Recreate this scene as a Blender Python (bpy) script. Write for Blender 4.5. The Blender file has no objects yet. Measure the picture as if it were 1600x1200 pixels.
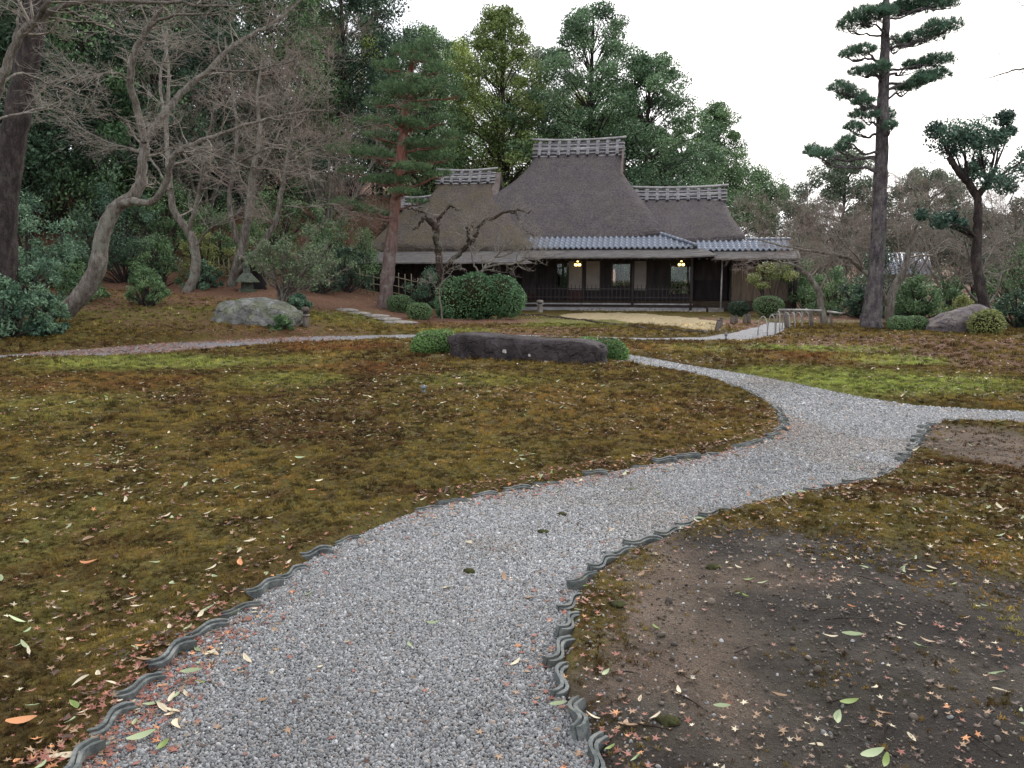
import bpy, bmesh, math, random
import numpy as np
from mathutils import Vector, Matrix

SC = bpy.context.scene
COL = SC.collection
random.seed(7)

# ------------------------------------------------------------------ camera, sky, sun, exposure
F, HOR, CZ = 1280.0, 425.0, 1.55
TH = math.atan((600 - HOR) / F)
cam_d = bpy.data.cameras.new('camera')
cam = bpy.data.objects.new('camera', cam_d); COL.objects.link(cam)
cam.location = (0, 0, CZ)
cam.rotation_euler = (math.pi / 2 - TH, 0, 0)
cam_d.sensor_width = 36.0
cam_d.lens = 36.0 * F / 1600.0
cam_d.clip_start = 0.05
cam_d.clip_end = 2000
SC.camera = cam

SUN_AZ, SUN_EL = math.radians(24), math.radians(30)      # azimuth clockwise from +Y
w = bpy.data.worlds.new('World'); SC.world = w; w.use_nodes = True
nt = w.node_tree; nt.nodes.clear()
out = nt.nodes.new('ShaderNodeOutputWorld'); bg = nt.nodes.new('ShaderNodeBackground')
sky = nt.nodes.new('ShaderNodeTexSky'); sky.sky_type = 'NISHITA'; sky.sun_disc = False
sky.sun_elevation = SUN_EL; sky.sun_rotation = SUN_AZ; sky.dust_density = 6.0; sky.air_density = 1.0
over = nt.nodes.new('ShaderNodeMix'); over.data_type = 'RGBA'
over.inputs[0].default_value = 0.86                       # an even high overcast over the sky
over.inputs[7].default_value = (10.9, 11.3, 12.1, 1)
nt.links.new(sky.outputs[0], over.inputs[6]); nt.links.new(over.outputs[2], bg.inputs[0])
bg.inputs[1].default_value = 0.1
nt.links.new(bg.outputs[0], out.inputs[0])
sd = bpy.data.lights.new('sun', 'SUN'); sd.energy = 1.3; sd.angle = math.radians(14); sd.color = (1, .96, .91)
sun = bpy.data.objects.new('sun', sd); COL.objects.link(sun)
sv = Vector((math.sin(SUN_AZ) * math.cos(SUN_EL), math.cos(SUN_AZ) * math.cos(SUN_EL), math.sin(SUN_EL)))
sun.rotation_euler = (-sv).to_track_quat('-Z', 'Y').to_euler()
sun.location = sv * 60
SC.view_settings.view_transform = 'Standard'; SC.view_settings.look = 'None'
SC.view_settings.exposure = 0.65; SC.view_settings.gamma = 1; SC.view_settings.use_curve_mapping = False
SC.render.engine = 'CYCLES'
SC.cycles.max_bounces = 6; SC.cycles.diffuse_bounces = 3; SC.cycles.glossy_bounces = 2
SC.cycles.transmission_bounces = 4; SC.cycles.transparent_max_bounces = 8
SC.cycles.use_denoising = True

# ------------------------------------------------------------------ measuring helpers (ground points seen in the photograph)
_f = np.array([0, math.cos(TH), -math.sin(TH)]); _u = np.array([0, math.sin(TH), math.cos(TH)]); _r = np.array([1., 0, 0])
_C = np.array([0, 0, CZ])
def _ray(px, py): return _f + (px - 800) / F * _r + (600 - py) / F * _u
def at(px, py, d):
    v = _ray(px, py); return _C + v * d / v[1]
def G(px, py, z=0.0):
    v = _ray(px, py); return _C + v * (z - CZ) / v[2]
def XD(px, d): return (px - 800) / F * d * 1.009

# ------------------------------------------------------------------ noise
_rt = np.random.RandomState(3).rand(256, 256)
def vnoise(x, y):
    xi = np.floor(x).astype(int); yi = np.floor(y).astype(int)
    fx = x - xi; fy = y - yi
    fx = fx * fx * (3 - 2 * fx); fy = fy * fy * (3 - 2 * fy)
    a = _rt[xi & 255, yi & 255]; b = _rt[(xi + 1) & 255, yi & 255]
    c = _rt[xi & 255, (yi + 1) & 255]; d = _rt[(xi + 1) & 255, (yi + 1) & 255]
    return (a * (1 - fx) + b * fx) * (1 - fy) + (c * (1 - fx) + d * fx) * fy
def fbm(x, y, o=4):
    s = 0; a = .5
    for i in range(o):
        s = s + a * vnoise(x * 2 ** i + 17.3 * i, y * 2 ** i + 5.1 * i); a *= .5
    return s / (1 - .5 ** o)
def n3(p, s):
    x, y, z = (p * s).T
    return (fbm(x + z * .7, y + 31.7, 3) + fbm(y - z * .6 + 9.2, z + x * .3, 3) + fbm(z + 4.4, x + 77.1, 3)) / 3
def sstep(a, b, x):
    t = np.clip((x - a) / (b - a), 0, 1); return t * t * (3 - 2 * t)

# ------------------------------------------------------------------ materials
def lin(r, g, b, k=1.0):
    def c(v):
        v /= 255.0
        return (v / 12.92 if v <= .04045 else ((v + .055) / 1.055) ** 2.4) * k
    return (c(r), c(g), c(b), 1.0)
class N:
    def __init__(s, name):
        s.m = bpy.data.materials.new(name); s.m.use_nodes = True; s.t = s.m.node_tree; s.t.nodes.clear()
        s.o = s.n('ShaderNodeOutputMaterial')
    def n(s, ty, **kw):
        x = s.t.nodes.new(ty)
        for k, v in kw.items(): setattr(x, k, v)
        return x
    def l(s, a, b): s.t.links.new(a, b)
    def pos(s, obj=False, scale=None):
        if obj: p = s.n('ShaderNodeTexCoord').outputs['Object']
        else: p = s.n('ShaderNodeNewGeometry').outputs['Position']
        if scale:
            mp = s.n('ShaderNodeMapping'); mp.inputs['Scale'].default_value = scale; s.l(p, mp.inputs[0]); p = mp.outputs[0]
        return p
    def noise(s, vec, sc, det=4, rough=.6):
        x = s.n('ShaderNodeTexNoise'); x.inputs['Scale'].default_value = sc; x.inputs['Detail'].default_value = det
        x.inputs['Roughness'].default_value = rough; s.l(vec, x.inputs['Vector']); return x.outputs['Fac']
    def ramp(s, fac, stops):
        x = s.n('ShaderNodeValToRGB'); e = x.color_ramp.elements
        while len(e) < len(stops): e.new(.5)
        for q, (p, c) in zip(e, stops): q.position = p; q.color = c
        s.l(fac, x.inputs[0]); return x.outputs[0]
    def mix(s, fac, a, b, mode='MIX'):
        x = s.n('ShaderNodeMix', data_type='RGBA', blend_type=mode)
        for i, v in ((0, fac), (6, a), (7, b)):
            if isinstance(v, (int, float)): x.inputs[i].default_value = v
            elif isinstance(v, tuple): x.inputs[i].default_value = v
            else: s.l(v, x.inputs[i])
        return x.outputs[2]
    def math(s, op, a, b=0.0):
        x = s.n('ShaderNodeMath', operation=op)
        for i, v in ((0, a), (1, b)):
            if isinstance(v, (int, float)): x.inputs[i].default_value = v
            else: s.l(v, x.inputs[i])
        return x.outputs[0]
    def bump(s, h, dist, strength=1.0, prev=None):
        x = s.n('ShaderNodeBump'); x.inputs['Distance'].default_value = dist; x.inputs['Strength'].default_value = strength
        s.l(h, x.inputs['Height'])
        if prev is not None: s.l(prev, x.inputs['Normal'])
        return x.outputs[0]
    def fin(s, col, rough=.8, bump=None, spec=.3, trans=0.0, emit=None):
        b = s.n('ShaderNodeBsdfPrincipled')
        if isinstance(col, tuple): b.inputs['Base Color'].default_value = col
        else: s.l(col, b.inputs['Base Color'])
        if isinstance(rough, (int, float)): b.inputs['Roughness'].default_value = rough
        else: s.l(rough, b.inputs['Roughness'])
        b.inputs['Specular IOR Level'].default_value = spec
        if bump is not None: s.l(bump, b.inputs['Normal'])
        if emit: b.inputs['Emission Color'].default_value = emit[0]; b.inputs['Emission Strength'].default_value = emit[1]
        o = b.outputs[0]
        if trans:
            t = s.n('ShaderNodeBsdfTranslucent'); s.l(col, t.inputs[0]) if not isinstance(col, tuple) else None
            x = s.n('ShaderNodeMixShader'); x.inputs[0].default_value = trans
            s.l(o, x.inputs[1]); s.l(t.outputs[0], x.inputs[2]); o = x.outputs[0]
        s.l(o, s.o.inputs[0]); return s.m
def simple(name, c1, c2, sc=6, rough=.8, bsc=30, bd=.01, spec=.3, scale=None, obj=True):
    n = N(name); p = n.pos(obj, scale)
    c = n.ramp(n.noise(p, sc), [(.32, c1), (.68, c2)])
    b = n.bump(n.noise(p, bsc), bd) if bd else None
    return n.fin(c, rough, b, spec)
def leafmat(name, trans=.25, rough=.5, spec=.35, inst=False):
    n = N(name); a = n.n('ShaderNodeAttribute', attribute_name='col')
    if inst: a.attribute_type = 'INSTANCER'
    return n.fin(a.outputs[0], rough, None, spec, trans)
def barkmat(name, c1, c2, c3, sc=14, zs=.25, bd=.03, top=None, lk=.5):
    n = N(name); p = n.pos(False, (1, 1, zs))
    c = n.ramp(n.math('ADD', n.math('MULTIPLY', n.noise(p, sc, 6, .7), .65), n.math('MULTIPLY', n.noise(n.pos(False, (1, 1, .5)), sc * 4.5, 4, .7), .35)), [(.36, c1), (.5, c2), (.64, c3)])
    if top:                                              # bark colour changes with height on the stem
        sx = n.n('ShaderNodeSeparateXYZ'); n.l(n.pos(), sx.inputs[0])
        m = n.n('ShaderNodeMapRange'); m.inputs[1].default_value = top[1]; m.inputs[2].default_value = top[2]; n.l(sx.outputs[2], m.inputs[0])
        c2b = n.ramp(n.noise(p, sc, 5, .65), [(.3, top[0][0]), (.7, top[0][1])])
        c = n.mix(m.outputs[0], c, c2b)
    lich = n.ramp(n.noise(n.pos(), 3.1, 5, .7), [(.53, (0, 0, 0, 1)), (.62, (1, 1, 1, 1))])
    c = n.mix(n.math('MULTIPLY', lich, lk), c, lin(150, 152, 138))
    return n.fin(c, .9, n.bump(n.noise(p, sc * 2.0, 6, .75), bd * 1.8), .2)

M = {}
M['leaf'] = leafmat('leaf')
M['needle'] = leafmat('needle', .12, .6, .25)
M['litter'] = leafmat('litter', .1, .6, .3)
M['leaf_inst'] = leafmat('moss_tuft', .2, .8, .15, True)
M['bark_maple'] = barkmat('bark_maple', lin(70, 62, 56), lin(116, 107, 98), lin(160, 152, 142))
M['bark_dark'] = barkmat('bark_dark', lin(38, 33, 34), lin(66, 58, 56), lin(96, 84, 80), 9, .3, .05, None, .12)
M['bark_pine'] = barkmat('bark_pine', lin(52, 48, 50), lin(98, 90, 92), lin(142, 134, 132), 8, .35, .07, None, .25)
M['bark_red'] = barkmat('bark_red', lin(84, 70, 68), lin(118, 100, 96), lin(140, 124, 118), 8, .3, .04,
                        ((lin(104, 66, 56), lin(160, 112, 98)), 2.0, 4.6))
M['twig'] = barkmat('twig', lin(112, 104, 94), lin(140, 130, 120), lin(166, 156, 146), 5, 1, .004)
M['twig_red'] = barkmat('twig_red', lin(112, 98, 90), lin(136, 120, 110), lin(158, 142, 132), 5, 1, .004)
M['plum_bark'] = barkmat('plum_bark', lin(40, 32, 28), lin(70, 56, 48), lin(104, 92, 80), 12, .6, .04)

# ------------------------------------------------------------------ mesh building
class MB:
    def __init__(s): s.v = []; s.f = {}; s.c = []; s.n = 0; s.mi = {}
    def add(s, V, Fc, col=None):
        V = np.asarray(V, float).reshape(-1, 3); Fc = np.asarray(Fc, int)
        s.f.setdefault(Fc.shape[1], []).append(Fc + s.n); s.v.append(V); s.n += len(V)
        if col is not None:
            col = np.asarray(col, float)
            if col.ndim == 1: col = np.tile(col, (len(V), 1))
            s.c.append(col)
        return s
    def box(s, a, b):
        (x0, y0, z0), (x1, y1, z1) = a, b
        V = [(x0, y0, z0), (x1, y0, z0), (x1, y1, z0), (x0, y1, z0), (x0, y0, z1), (x1, y0, z1), (x1, y1, z1), (x0, y1, z1)]
        return s.add(V, [(0, 3, 2, 1), (4, 5, 6, 7), (0, 1, 5, 4), (1, 2, 6, 5), (2, 3, 7, 6), (3, 0, 4, 7)])
    def hexa(s, P):     # eight corners, bottom ring then top ring
        return s.add(P, [(0, 3, 2, 1), (4, 5, 6, 7), (0, 1, 5, 4), (1, 2, 6, 5), (2, 3, 7, 6), (3, 0, 4, 7)])
    def tube(s, pts, rad, k=8, cap=True):
        V, Fc = tubes(np.array([pts], float), np.array([np.broadcast_to(rad, (len(pts),))], float), k)
        s.add(V, Fc)
        if cap:
            n = len(pts)
            b = s.n - n * k
            s.f.setdefault(k, []).append(np.array([list(range(b + k - 1, b - 1, -1)), list(range(s.n - k, s.n))]))
        return s
    def mesh(s, name, mat, smooth=False, off=None):
        me = bpy.data.meshes.new(name)
        V = np.concatenate(s.v)
        if off is not None: V = V - np.asarray(off)
        loops = []; tot = []
        for k, L in s.f.items():
            A = np.concatenate(L); loops.append(A.ravel()); tot.append(np.full(len(A), k))
        loops = np.concatenate(loops); tot = np.concatenate(tot)
        me.vertices.add(len(V)); me.vertices.foreach_set('co', V.ravel())
        me.loops.add(len(loops)); me.loops.foreach_set('vertex_index', loops.astype(np.int32))
        me.polygons.add(len(tot)); st = np.concatenate([[0], np.cumsum(tot)[:-1]])
        me.polygons.foreach_set('loop_start', st.astype(np.int32)); me.polygons.foreach_set('loop_total', tot.astype(np.int32))
        me.polygons.foreach_set('use_smooth', np.full(len(tot), bool(smooth)))
        if s.c:
            C = np.concatenate(s.c)
            if C.shape[1] == 3: C = np.hstack([C, np.ones((len(C), 1))])
            at_ = me.attributes.new('col', 'FLOAT_COLOR', 'POINT'); at_.data.foreach_set('color', C.ravel())
        me.update(calc_edges=True)
        if mat: me.materials.append(mat)
        return me
def tubes(P, R, k):
    B, n, _ = P.shape
    t = np.gradient(P, axis=1); t /= np.linalg.norm(t, axis=2, keepdims=True) + 1e-9
    ch = P[:, -1] - P[:, 0]; ch /= np.linalg.norm(ch, axis=1, keepdims=True) + 1e-9
    ref = np.where((np.abs(ch[:, 2:3]) > .75), np.array([[.2, .97, .1]]), np.array([[.08, .06, .99]]))[:, None, :]
    a = np.cross(t, np.broadcast_to(ref, t.shape)); a /= np.linalg.norm(a, axis=2, keepdims=True) + 1e-9
    b = np.cross(t, a)
    an = np.arange(k) / k * 2 * math.pi
    V = P[:, :, None, :] + R[:, :, None, None] * (np.cos(an)[None, None, :, None] * a[:, :, None, :] + np.sin(an)[None, None, :, None] * b[:, :, None, :])
    i = np.arange(n - 1)[:, None]; j = np.arange(k)[None, :]
    q = np.stack([i * k + j, i * k + (j + 1) % k, (i + 1) * k + (j + 1) % k, (i + 1) * k + j], -1).reshape(-1, 4)
    Fc = (q[None] + (np.arange(B) * n * k)[:, None, None]).reshape(-1, 4)
    return V.reshape(-1, 3), Fc

def link(name, me, parent=None, loc=(0, 0, 0)):
    o = bpy.data.objects.new(name, me); COL.objects.link(o); o.location = loc
    if parent is not None: o.parent = parent
    return o
def tag(o, label=None, cat=None, group=None, kind=None):
    if label: o['label'] = label
    if cat: o['category'] = cat
    if group: o['group'] = group
    if kind: o['kind'] = kind
    return o
def thing(name, label, cat, loc=(0, 0, 0), rz=0, group=None):
    o = link(name, None, None, loc); o.rotation_euler = (0, 0, rz); o.empty_display_size = .1
    return tag(o, label, cat, group)
def part(name, mb, mat, parent, off=None, smooth=False):
    if off is None and parent is not None and parent.get('_world'): off = parent['_world']
    return link(name, mb.mesh(name, mat, smooth, off), parent)
def solo(name, mb, mat, label, cat, loc, group=None, smooth=False):
    return tag(link(name, mb.mesh(name, mat, smooth, loc), None, loc), label, cat, group)

# ------------------------------------------------------------------ terrain and paths
def PX(L): return np.array([G(a, b)[:2] for a, b in L])
def dense(P, step=.25):
    o = []
    for a, b in zip(P[:-1], P[1:]):
        k = max(1, int(np.linalg.norm(b - a) / step)); o += [a + (b - a) * i / k for i in range(k)]
    return np.array(o + [P[-1]])
def chaikin(P, n=2):
    for _ in range(n):
        Q = [P[0]]
        for a, b in zip(P[:-1], P[1:]): Q += [a * .75 + b * .25, a * .25 + b * .75]
        P = np.array(Q + [P[-1]])
    return P
EDGE_L = chaikin(PX([(60, 1300), (120, 1200), (190, 1110), (270, 1025), (345, 975), (410, 930), (480, 877), (560, 838), (640, 803), (740, 778),
             (830, 762), (900, 748), (965, 738), (1050, 722), (1120, 710), (1180, 694), (1213, 680), (1224, 664), (1215, 645), (1195, 628),
             (1150, 607), (1100, 592), (1050, 580), (975, 569)]), 1)
EDGE_R = chaikin(PX([(960, 1300), (935, 1200), (918, 1160), (888, 1105), (872, 1070), (874, 1035), (886, 995), (888, 960), (902, 930), (922, 903),
             (955, 876), (1000, 852), (1060, 829), (1130, 803), (1220, 785), (1300, 769), (1375, 750), (1410, 727), (1432, 700), (1440, 680),
             (1452, 665), (1500, 662), (1600, 666), (1800, 672)]), 1)
EDGE_F = chaikin(PX([(985, 556), (1020, 561), (1080, 573), (1150, 583), (1230, 598), (1300, 613), (1385, 629), (1450, 637), (1600, 645), (1800, 650)]), 1)
tail = PX([(930, 549), (860, 540), (860, 545)])
PATH1 = np.vstack([EDGE_L, PX([(900, 559), (840, 553), (840, 544), (910, 547)]), EDGE_F, EDGE_R[::-1]])
PATH1[0] += 0
# the walk along the back: from the left, behind the rock, to the house
B_NEAR = PX([(-500, 612), (-200, 584), (0, 563), (150, 557), (300, 551), (450, 540), (560, 535), (650, 530), (760, 529), (900, 532), (1000, 533), (1100, 534), (1170, 533), (1215, 527), (1240, 512), (1228, 505)])
B_FAR = PX([(-500, 600), (-200, 574), (0, 556), (150, 545), (300, 531), (450, 527), (560, 526), (650, 522), (760, 523), (900, 527), (1000, 528), (1090, 526), (1150, 520), (1190, 511), (1205, 504)])
_q = np.vstack([dense(B_NEAR, .35), dense(B_FAR, .35)[::-1]])
PATH2 = _q + np.stack([_q[:, 0] * 0, (np.random.RandomState(4).rand(len(_q)) - .5) * .28 + .25 * np.sin(_q[:, 0] * 1.1)], -1)
def inside(P, x, y):
    r = np.zeros(x.shape, bool)
    for (x0, y0), (x1, y1) in zip(P, np.roll(P, -1, 0)):
        if y0 == y1: continue
        c = ((y0 > y) != (y1 > y)) & (x < (x1 - x0) * (y - y0) / (y1 - y0) + x0)
        r ^= c
    return r
def sdist(P, x, y):
    d = np.full(x.shape, 1e9)
    for (x0, y0), (x1, y1) in zip(P, np.roll(P, -1, 0)):
        dx, dy = x1 - x0, y1 - y0; l = dx * dx + dy * dy
        if l < 1e-12: continue
        t = np.clip(((x - x0) * dx + (y - y0) * dy) / l, 0, 1)
        d = np.minimum(d, (x - x0 - t * dx) ** 2 + (y - y0 - t * dy) ** 2)
    d = np.sqrt(d)
    return np.where(inside(P, x, y), -d, d)
def pathd(x, y):
    x = np.asarray(x, float); y = np.asarray(y, float)
    d = np.full(x.shape, 50.0)
    m = (y > -4) & (y < 26) & (x > -32) & (x < 26)
    if m.any(): d[m] = np.minimum(sdist(PATH1, x[m], y[m]), sdist(PATH2, x[m], y[m]))
    return d
HO = np.array([4.5, 34.0]); HA = math.radians(-10)
def hlocal(x, y):
    dx, dy = x - HO[0], y - HO[1]
    return dx * math.cos(HA) + dy * math.sin(HA), -dx * math.sin(HA) + dy * math.cos(HA)
def T(x, y):
    x = np.asarray(x, float); y = np.asarray(y, float)
    s = np.maximum(0, (x + 2.4) * -.557 + (y - 20.9) * .83)
    wl = sstep(-1, -7.5, x)
    z = wl * (.13 * s + .22 * np.maximum(0, s - 11))
    z = np.minimum(z, 2.6 + .10 * s + 1.5 * fbm(x * .07, y * .07))
    hx, hy = hlocal(x, y)
    pad = sstep(-13.5, -11, hx) * sstep(-5.5, -2.0, hy) * sstep(14, 9, hx) * sstep(16, 11, hy)
    z = z * (1 - pad) + pad * -.02
    # low mound carrying the grey rock
    m = at(405, 495, 21.5); z = z + .10 * np.exp(-(((x - m[0]) / 2.6) ** 2 + ((y - m[1]) / 1.3) ** 2))
    z = z + sstep(70, 160, np.hypot(x, y)) * 3
    return z
def Tz(x, y): return float(T(np.array([x]), np.array([y]))[0])
def GT(px, py):      # where the sight line meets the terrain
    v = _ray(px, py); lo = None
    for d in np.arange(2, 70, .05):
        p = _C + v * d / v[1]
        if p[2] <= Tz(p[0], p[1]): return p
    return p
def base(px, d):
    x = XD(px, d); return np.array([x, d, Tz(x, d)])

def axis(lo, hi, c0, c1, s, g):
    a = [c0]
    while a[-1] < c1: a.append(a[-1] + s)
    u = a[-1]; k = s
    while u < hi: k *= g; u += k; a.append(u)
    l = c0; k = s; pre = []
    while l > lo: k *= g; l -= k; pre.append(l)
    return np.array(pre[::-1] + a)
gx = axis(-300, 300, -5.5, 6.0, .055, 1.035)
ys = [1.2]
while ys[-1] < 60: ys.append(ys[-1] + .04 * (1 + max(0, ys[-1] - 2.2) * .13))
k = 2.
while ys[-1] < 420: k *= 1.15; ys.append(ys[-1] + k)
pre = [1.2]; k = .06
while pre[-1] > -60: k *= 1.2; pre.append(pre[-1] - k)
gy = np.array(pre[:0:-1] + ys)
X, Y = np.meshgrid(gx, gy)
D = pathd(X, Y)
lump = (fbm(X * 1.7, Y * 1.7, 4) - .5) * .08 + (fbm(X * 5, Y * 5, 3) - .5) * .055 + (vnoise(X * 12, Y * 12) - .5) * .018
far_flat = sstep(0.0, .10, D)

# colour regions on the ground, as soft ellipses on the plane: centre and half sizes
def ell(px, py, rx, ry, x, y, soft=.45, nz=.5):
    c = G(px, py); a = abs(G(px + rx, py)[0] - c[0]); n_, f_ = G(px, py + ry)[1], G(px, py - ry)[1]
    b = abs(f_ - n_) / 2; cy = (f_ + n_) / 2
    r = np.sqrt(((x - c[0]) / a) ** 2 + ((y - cy) / b) ** 2) + (fbm(x * 1.3 / max(a, .8), y * 1.3 / max(a, .8) + 40, 4) - .5) * nz
    return 1 - sstep(1 - soft, 1 + soft, r)
SOIL_P = PX([(905, 1500), (925, 1200), (865, 1060), (885, 960), (920, 900), (1000, 850), (1062, 833), (1150, 838), (1300, 848), (1450, 868), (1600, 905), (2100, 1000), (2600, 1500)])
def masks(x, y):
    sd_ = sdist(SOIL_P, x, y) if x.size else x
    soil = 1 - sstep(-.25, .25, sd_ + (fbm(x * 1.1, y * 1.1, 4) - .5) * 1.3)
    soil = np.maximum(soil, .9 * ell(1545, 702, 110, 34, x, y, .25, .35))
    sandy = np.maximum(.9 * ell(1010, 920, 120, 80, x, y, .6, 1.2), .7 * ell(960, 1030, 85, 70, x, y, .6, 1.2))
    sandy = np.maximum(sandy, np.maximum(.8 * ell(1545, 702, 110, 34, x, y, .25, .35), .6 * np.maximum(ell(1110, 1085, 60, 80, x, y, .6, 1.2), ell(1220, 905, 120, 22, x, y, .6, 1.2))))
    tan = sum(ell(a, b, c, d, x, y, .2, .25) for a, b, c, d in [(960, 494, 80, 6), (1040, 503, 75, 10), (1085, 511, 34, 9)])
    tan = np.clip(tan, 0, 1)
    green = np.zeros_like(x)
    for a, b, c, d, s in [(240, 572, 200, 12, .85), (90, 640, 120, 26, .25), (440, 600, 90, 14, .5), (740, 600, 100, 10, .35),
                          (1290, 549, 100, 6, 1.2), (1395, 567, 75, 8, 1.6), (1250, 610, 70, 8, .4), (1400, 606, 190, 18, 1.15), (1250, 588, 110, 11, .8),
                          (960, 505, 60, 4, .5), (870, 508, 90, 9, .6), (720, 520, 60, 3, .9), (1080, 548, 60, 5, .6), (560, 505, 90, 12, .7),
                          (180, 520, 200, 10, .45), (420, 508, 90, 6, .5), (60, 850, 60, 60, .2), (1560, 975, 50, 40, .3), (40, 980, 70, 50, .15)]:
        green = np.maximum(green, s * ell(a, b, c, d, x, y, .5, .7))
    rust = np.zeros_like(x)
    for a, b, c, d, s in [(530, 545, 90, 8, .9), (560, 580, 110, 10, .5), (1280, 563, 90, 9, .8), (1010, 548, 80, 6, .7), (150, 605, 170, 14, .5), (1010, 655, 200, 40, .25)]:
        rust = np.maximum(rust, s * ell(a, b, c, d, x, y, .5, .7))
    litter = np.zeros_like(x)
    for a, b, c, d, s in [(1430, 540, 260, 16, .9), (1560, 570, 120, 24, .7), (700, 505, 130, 9, 1.), (860, 519, 120, 6, .8), (1160, 510, 50, 12, 1.), (300, 525, 330, 7, .55)]:
        litter = np.maximum(litter, s * ell(a, b, c, d, x, y, .5, .6))
    s_ = (x + 2.4) * -.557 + (y - 20.9) * .83
    litter = np.maximum(litter, .85 * sstep(2.2, 5.0, s_ + (fbm(x * .7, y * .7, 3) - .5) * 4) * sstep(0, -4, x))
    litter = np.maximum(litter, .8 * sstep(24, 27, y) * sstep(8.5, 10, x))
    litter = np.maximum(litter, sstep(40, 46, y))
    return soil, sandy, tan, green, rust, np.clip(litter, 0, 1)
soil, sandy, tan, green, rust, litter = masks(X, Y)
lift = .055 * (1 - soil * .75)
Z = T(X, Y) + np.where(D < 40, -.05 + (lift + .05) * sstep(-.06, .07, D) + lump * sstep(0, .2, D) * (1 - soil * .45) * sstep(60, 30, Y), lump)
mb = MB()
ny, nx = X.shape
idx = np.arange(ny * nx).reshape(ny, nx)
q = np.stack([idx[:-1, :-1], idx[:-1, 1:], idx[1:, 1:], idx[1:, :-1]], -1).reshape(-1, 4)
mb.add(np.stack([X, Y, Z], -1).reshape(-1, 3), q)
me = mb.mesh('ground', None, True)
for nm, chans in (('zone_a', (soil, sandy, tan)), ('zone_b', (green, rust, litter))):
    A = me.attributes.new(nm, 'FLOAT_COLOR', 'POINT')
    A.data.foreach_set('color', np.stack([c.ravel() for c in chans] + [np.ones(X.size)], -1).ravel())
def groundmat():
    n = N('moss_and_soil'); p = n.pos()
    za = n.n('ShaderNodeSeparateColor'); n.l(n.n('ShaderNodeAttribute', attribute_name='zone_a').outputs[0], za.inputs[0])
    zb = n.n('ShaderNodeSeparateColor'); n.l(n.n('ShaderNodeAttribute', attribute_name='zone_b').outputs[0], zb.inputs[0])
    wob = n.math('MULTIPLY', n.math('SUBTRACT', n.noise(p, 4.0, 8, .82), .5), 2.4)
    def sharp(m_, lo=.32, hi=.62):
        q = n.math('ADD', m_, n.math('MULTIPLY', wob, n.math('MULTIPLY', n.math('MULTIPLY', m_, n.math('SUBTRACT', 1.0, m_)), 4.0)))
        return n.ramp(q, [(lo, (0, 0, 0, 1)), (hi, (1, 1, 1, 1))])
    big = n.noise(p, .55, 5, .6); mid = n.noise(p, 3.4, 5, .65); fine = n.noise(p, 38, 4, .7); tiny = n.noise(p, 150, 3, .7)
    moss = n.ramp(n.math('ADD', n.math('MULTIPLY', big, .5), n.math('MULTIPLY', mid, .5)),
                  [(.34, lin(84, 66, 36)), (.46, lin(94, 80, 42)), (.54, lin(102, 94, 48)), (.64, lin(116, 92, 50))])
    moss = n.mix(n.math('MULTIPLY', zb.outputs[0], n.math('ADD', mid, .35)), moss, lin(134, 142, 74))
    moss = n.mix(n.math('MULTIPLY', zb.outputs[1], n.math('MULTIPLY', n.math('ADD', mid, .2), .6)), moss, lin(138, 92, 56))
    moss = n.mix(.65, moss, n.ramp(n.noise(p, 13, 5, .7), [(.34, (.35, .33, .3, 1)), (.62, (1.25, 1.22, 1.15, 1))]), 'MULTIPLY')
    moss = n.mix(.75, moss, n.ramp(fine, [(.3, (.25, .25, .25, 1)), (.7, (1.5, 1.45, 1.35, 1))]), 'MULTIPLY')
    lit = n.ramp(n.math('ADD', n.math('MULTIPLY', fine, .6), n.math('MULTIPLY', tiny, .4)), [(.36, lin(50, 36, 30)), (.47, lin(104, 72, 58)), (.55, lin(128, 94, 76)), (.66, lin(176, 150, 124))])
    tanc = n.ramp(n.math('ADD', n.math('MULTIPLY', mid, .5), n.math('MULTIPLY', fine, .5)), [(.3, lin(148, 130, 96)), (.7, lin(190, 172, 136))])
    so = n.ramp(n.math('ADD', n.math('MULTIPLY', n.noise(p, 1.6, 6, .65), .7), n.math('MULTIPLY', fine, .3)),
                [(.36, lin(52, 47, 42)), (.46, lin(76, 68, 60)), (.56, lin(88, 81, 72)), (.66, lin(112, 104, 96))])
    mossy = n.ramp(n.noise(p, 1.1, 4, .7), [(.55, (0, 0, 0, 1)), (.68, (1, 1, 1, 1))])
    so = n.mix(n.math('MULTIPLY', mossy, .6), so, lin(62, 58, 36))
    damp = n.ramp(n.noise(p, .9, 6, .72), [(.47, (0, 0, 0, 1)), (.56, (1, 1, 1, 1))])
    so = n.mix(n.math('MULTIPLY', damp, .6), so, n.mix(.5, lin(44, 42, 42), so, 'MULTIPLY') if False else lin(48, 45, 44))
    sa = n.ramp(n.math('ADD', n.math('MULTIPLY', mid, .4), n.math('MULTIPLY', tiny, .6)), [(.32, lin(88, 72, 60)), (.52, lin(132, 112, 96)), (.7, lin(178, 158, 138))])
    so = n.mix(n.math('MULTIPLY', sharp(za.outputs[1], .0, 1.), .8), so, sa)
    so = n.mix(.6, so, n.ramp(tiny, [(.3, (.4, .4, .4, 1)), (.7, (1.4, 1.4, 1.4, 1))]), 'MULTIPLY')
    c = n.mix(sharp(zb.outputs[2], .15, .85), moss, lit); c = n.mix(sharp(za.outputs[2]), c, tanc); c = n.mix(sharp(za.outputs[0], .1, .9), c, so)
    h = n.math('ADD', n.math('MULTIPLY', fine, .7), n.math('MULTIPLY', tiny, .3))
    h = n.math('ADD', h, n.math('MULTIPLY', n.noise(p, 9, 5, .7), .9))
    return n.fin(c, .92, n.bump(h, .05, 1.), .15)
M['ground'] = groundmat()
me.materials.append(M['ground'])
ground = tag(link('ground', me), kind='structure')

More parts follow.
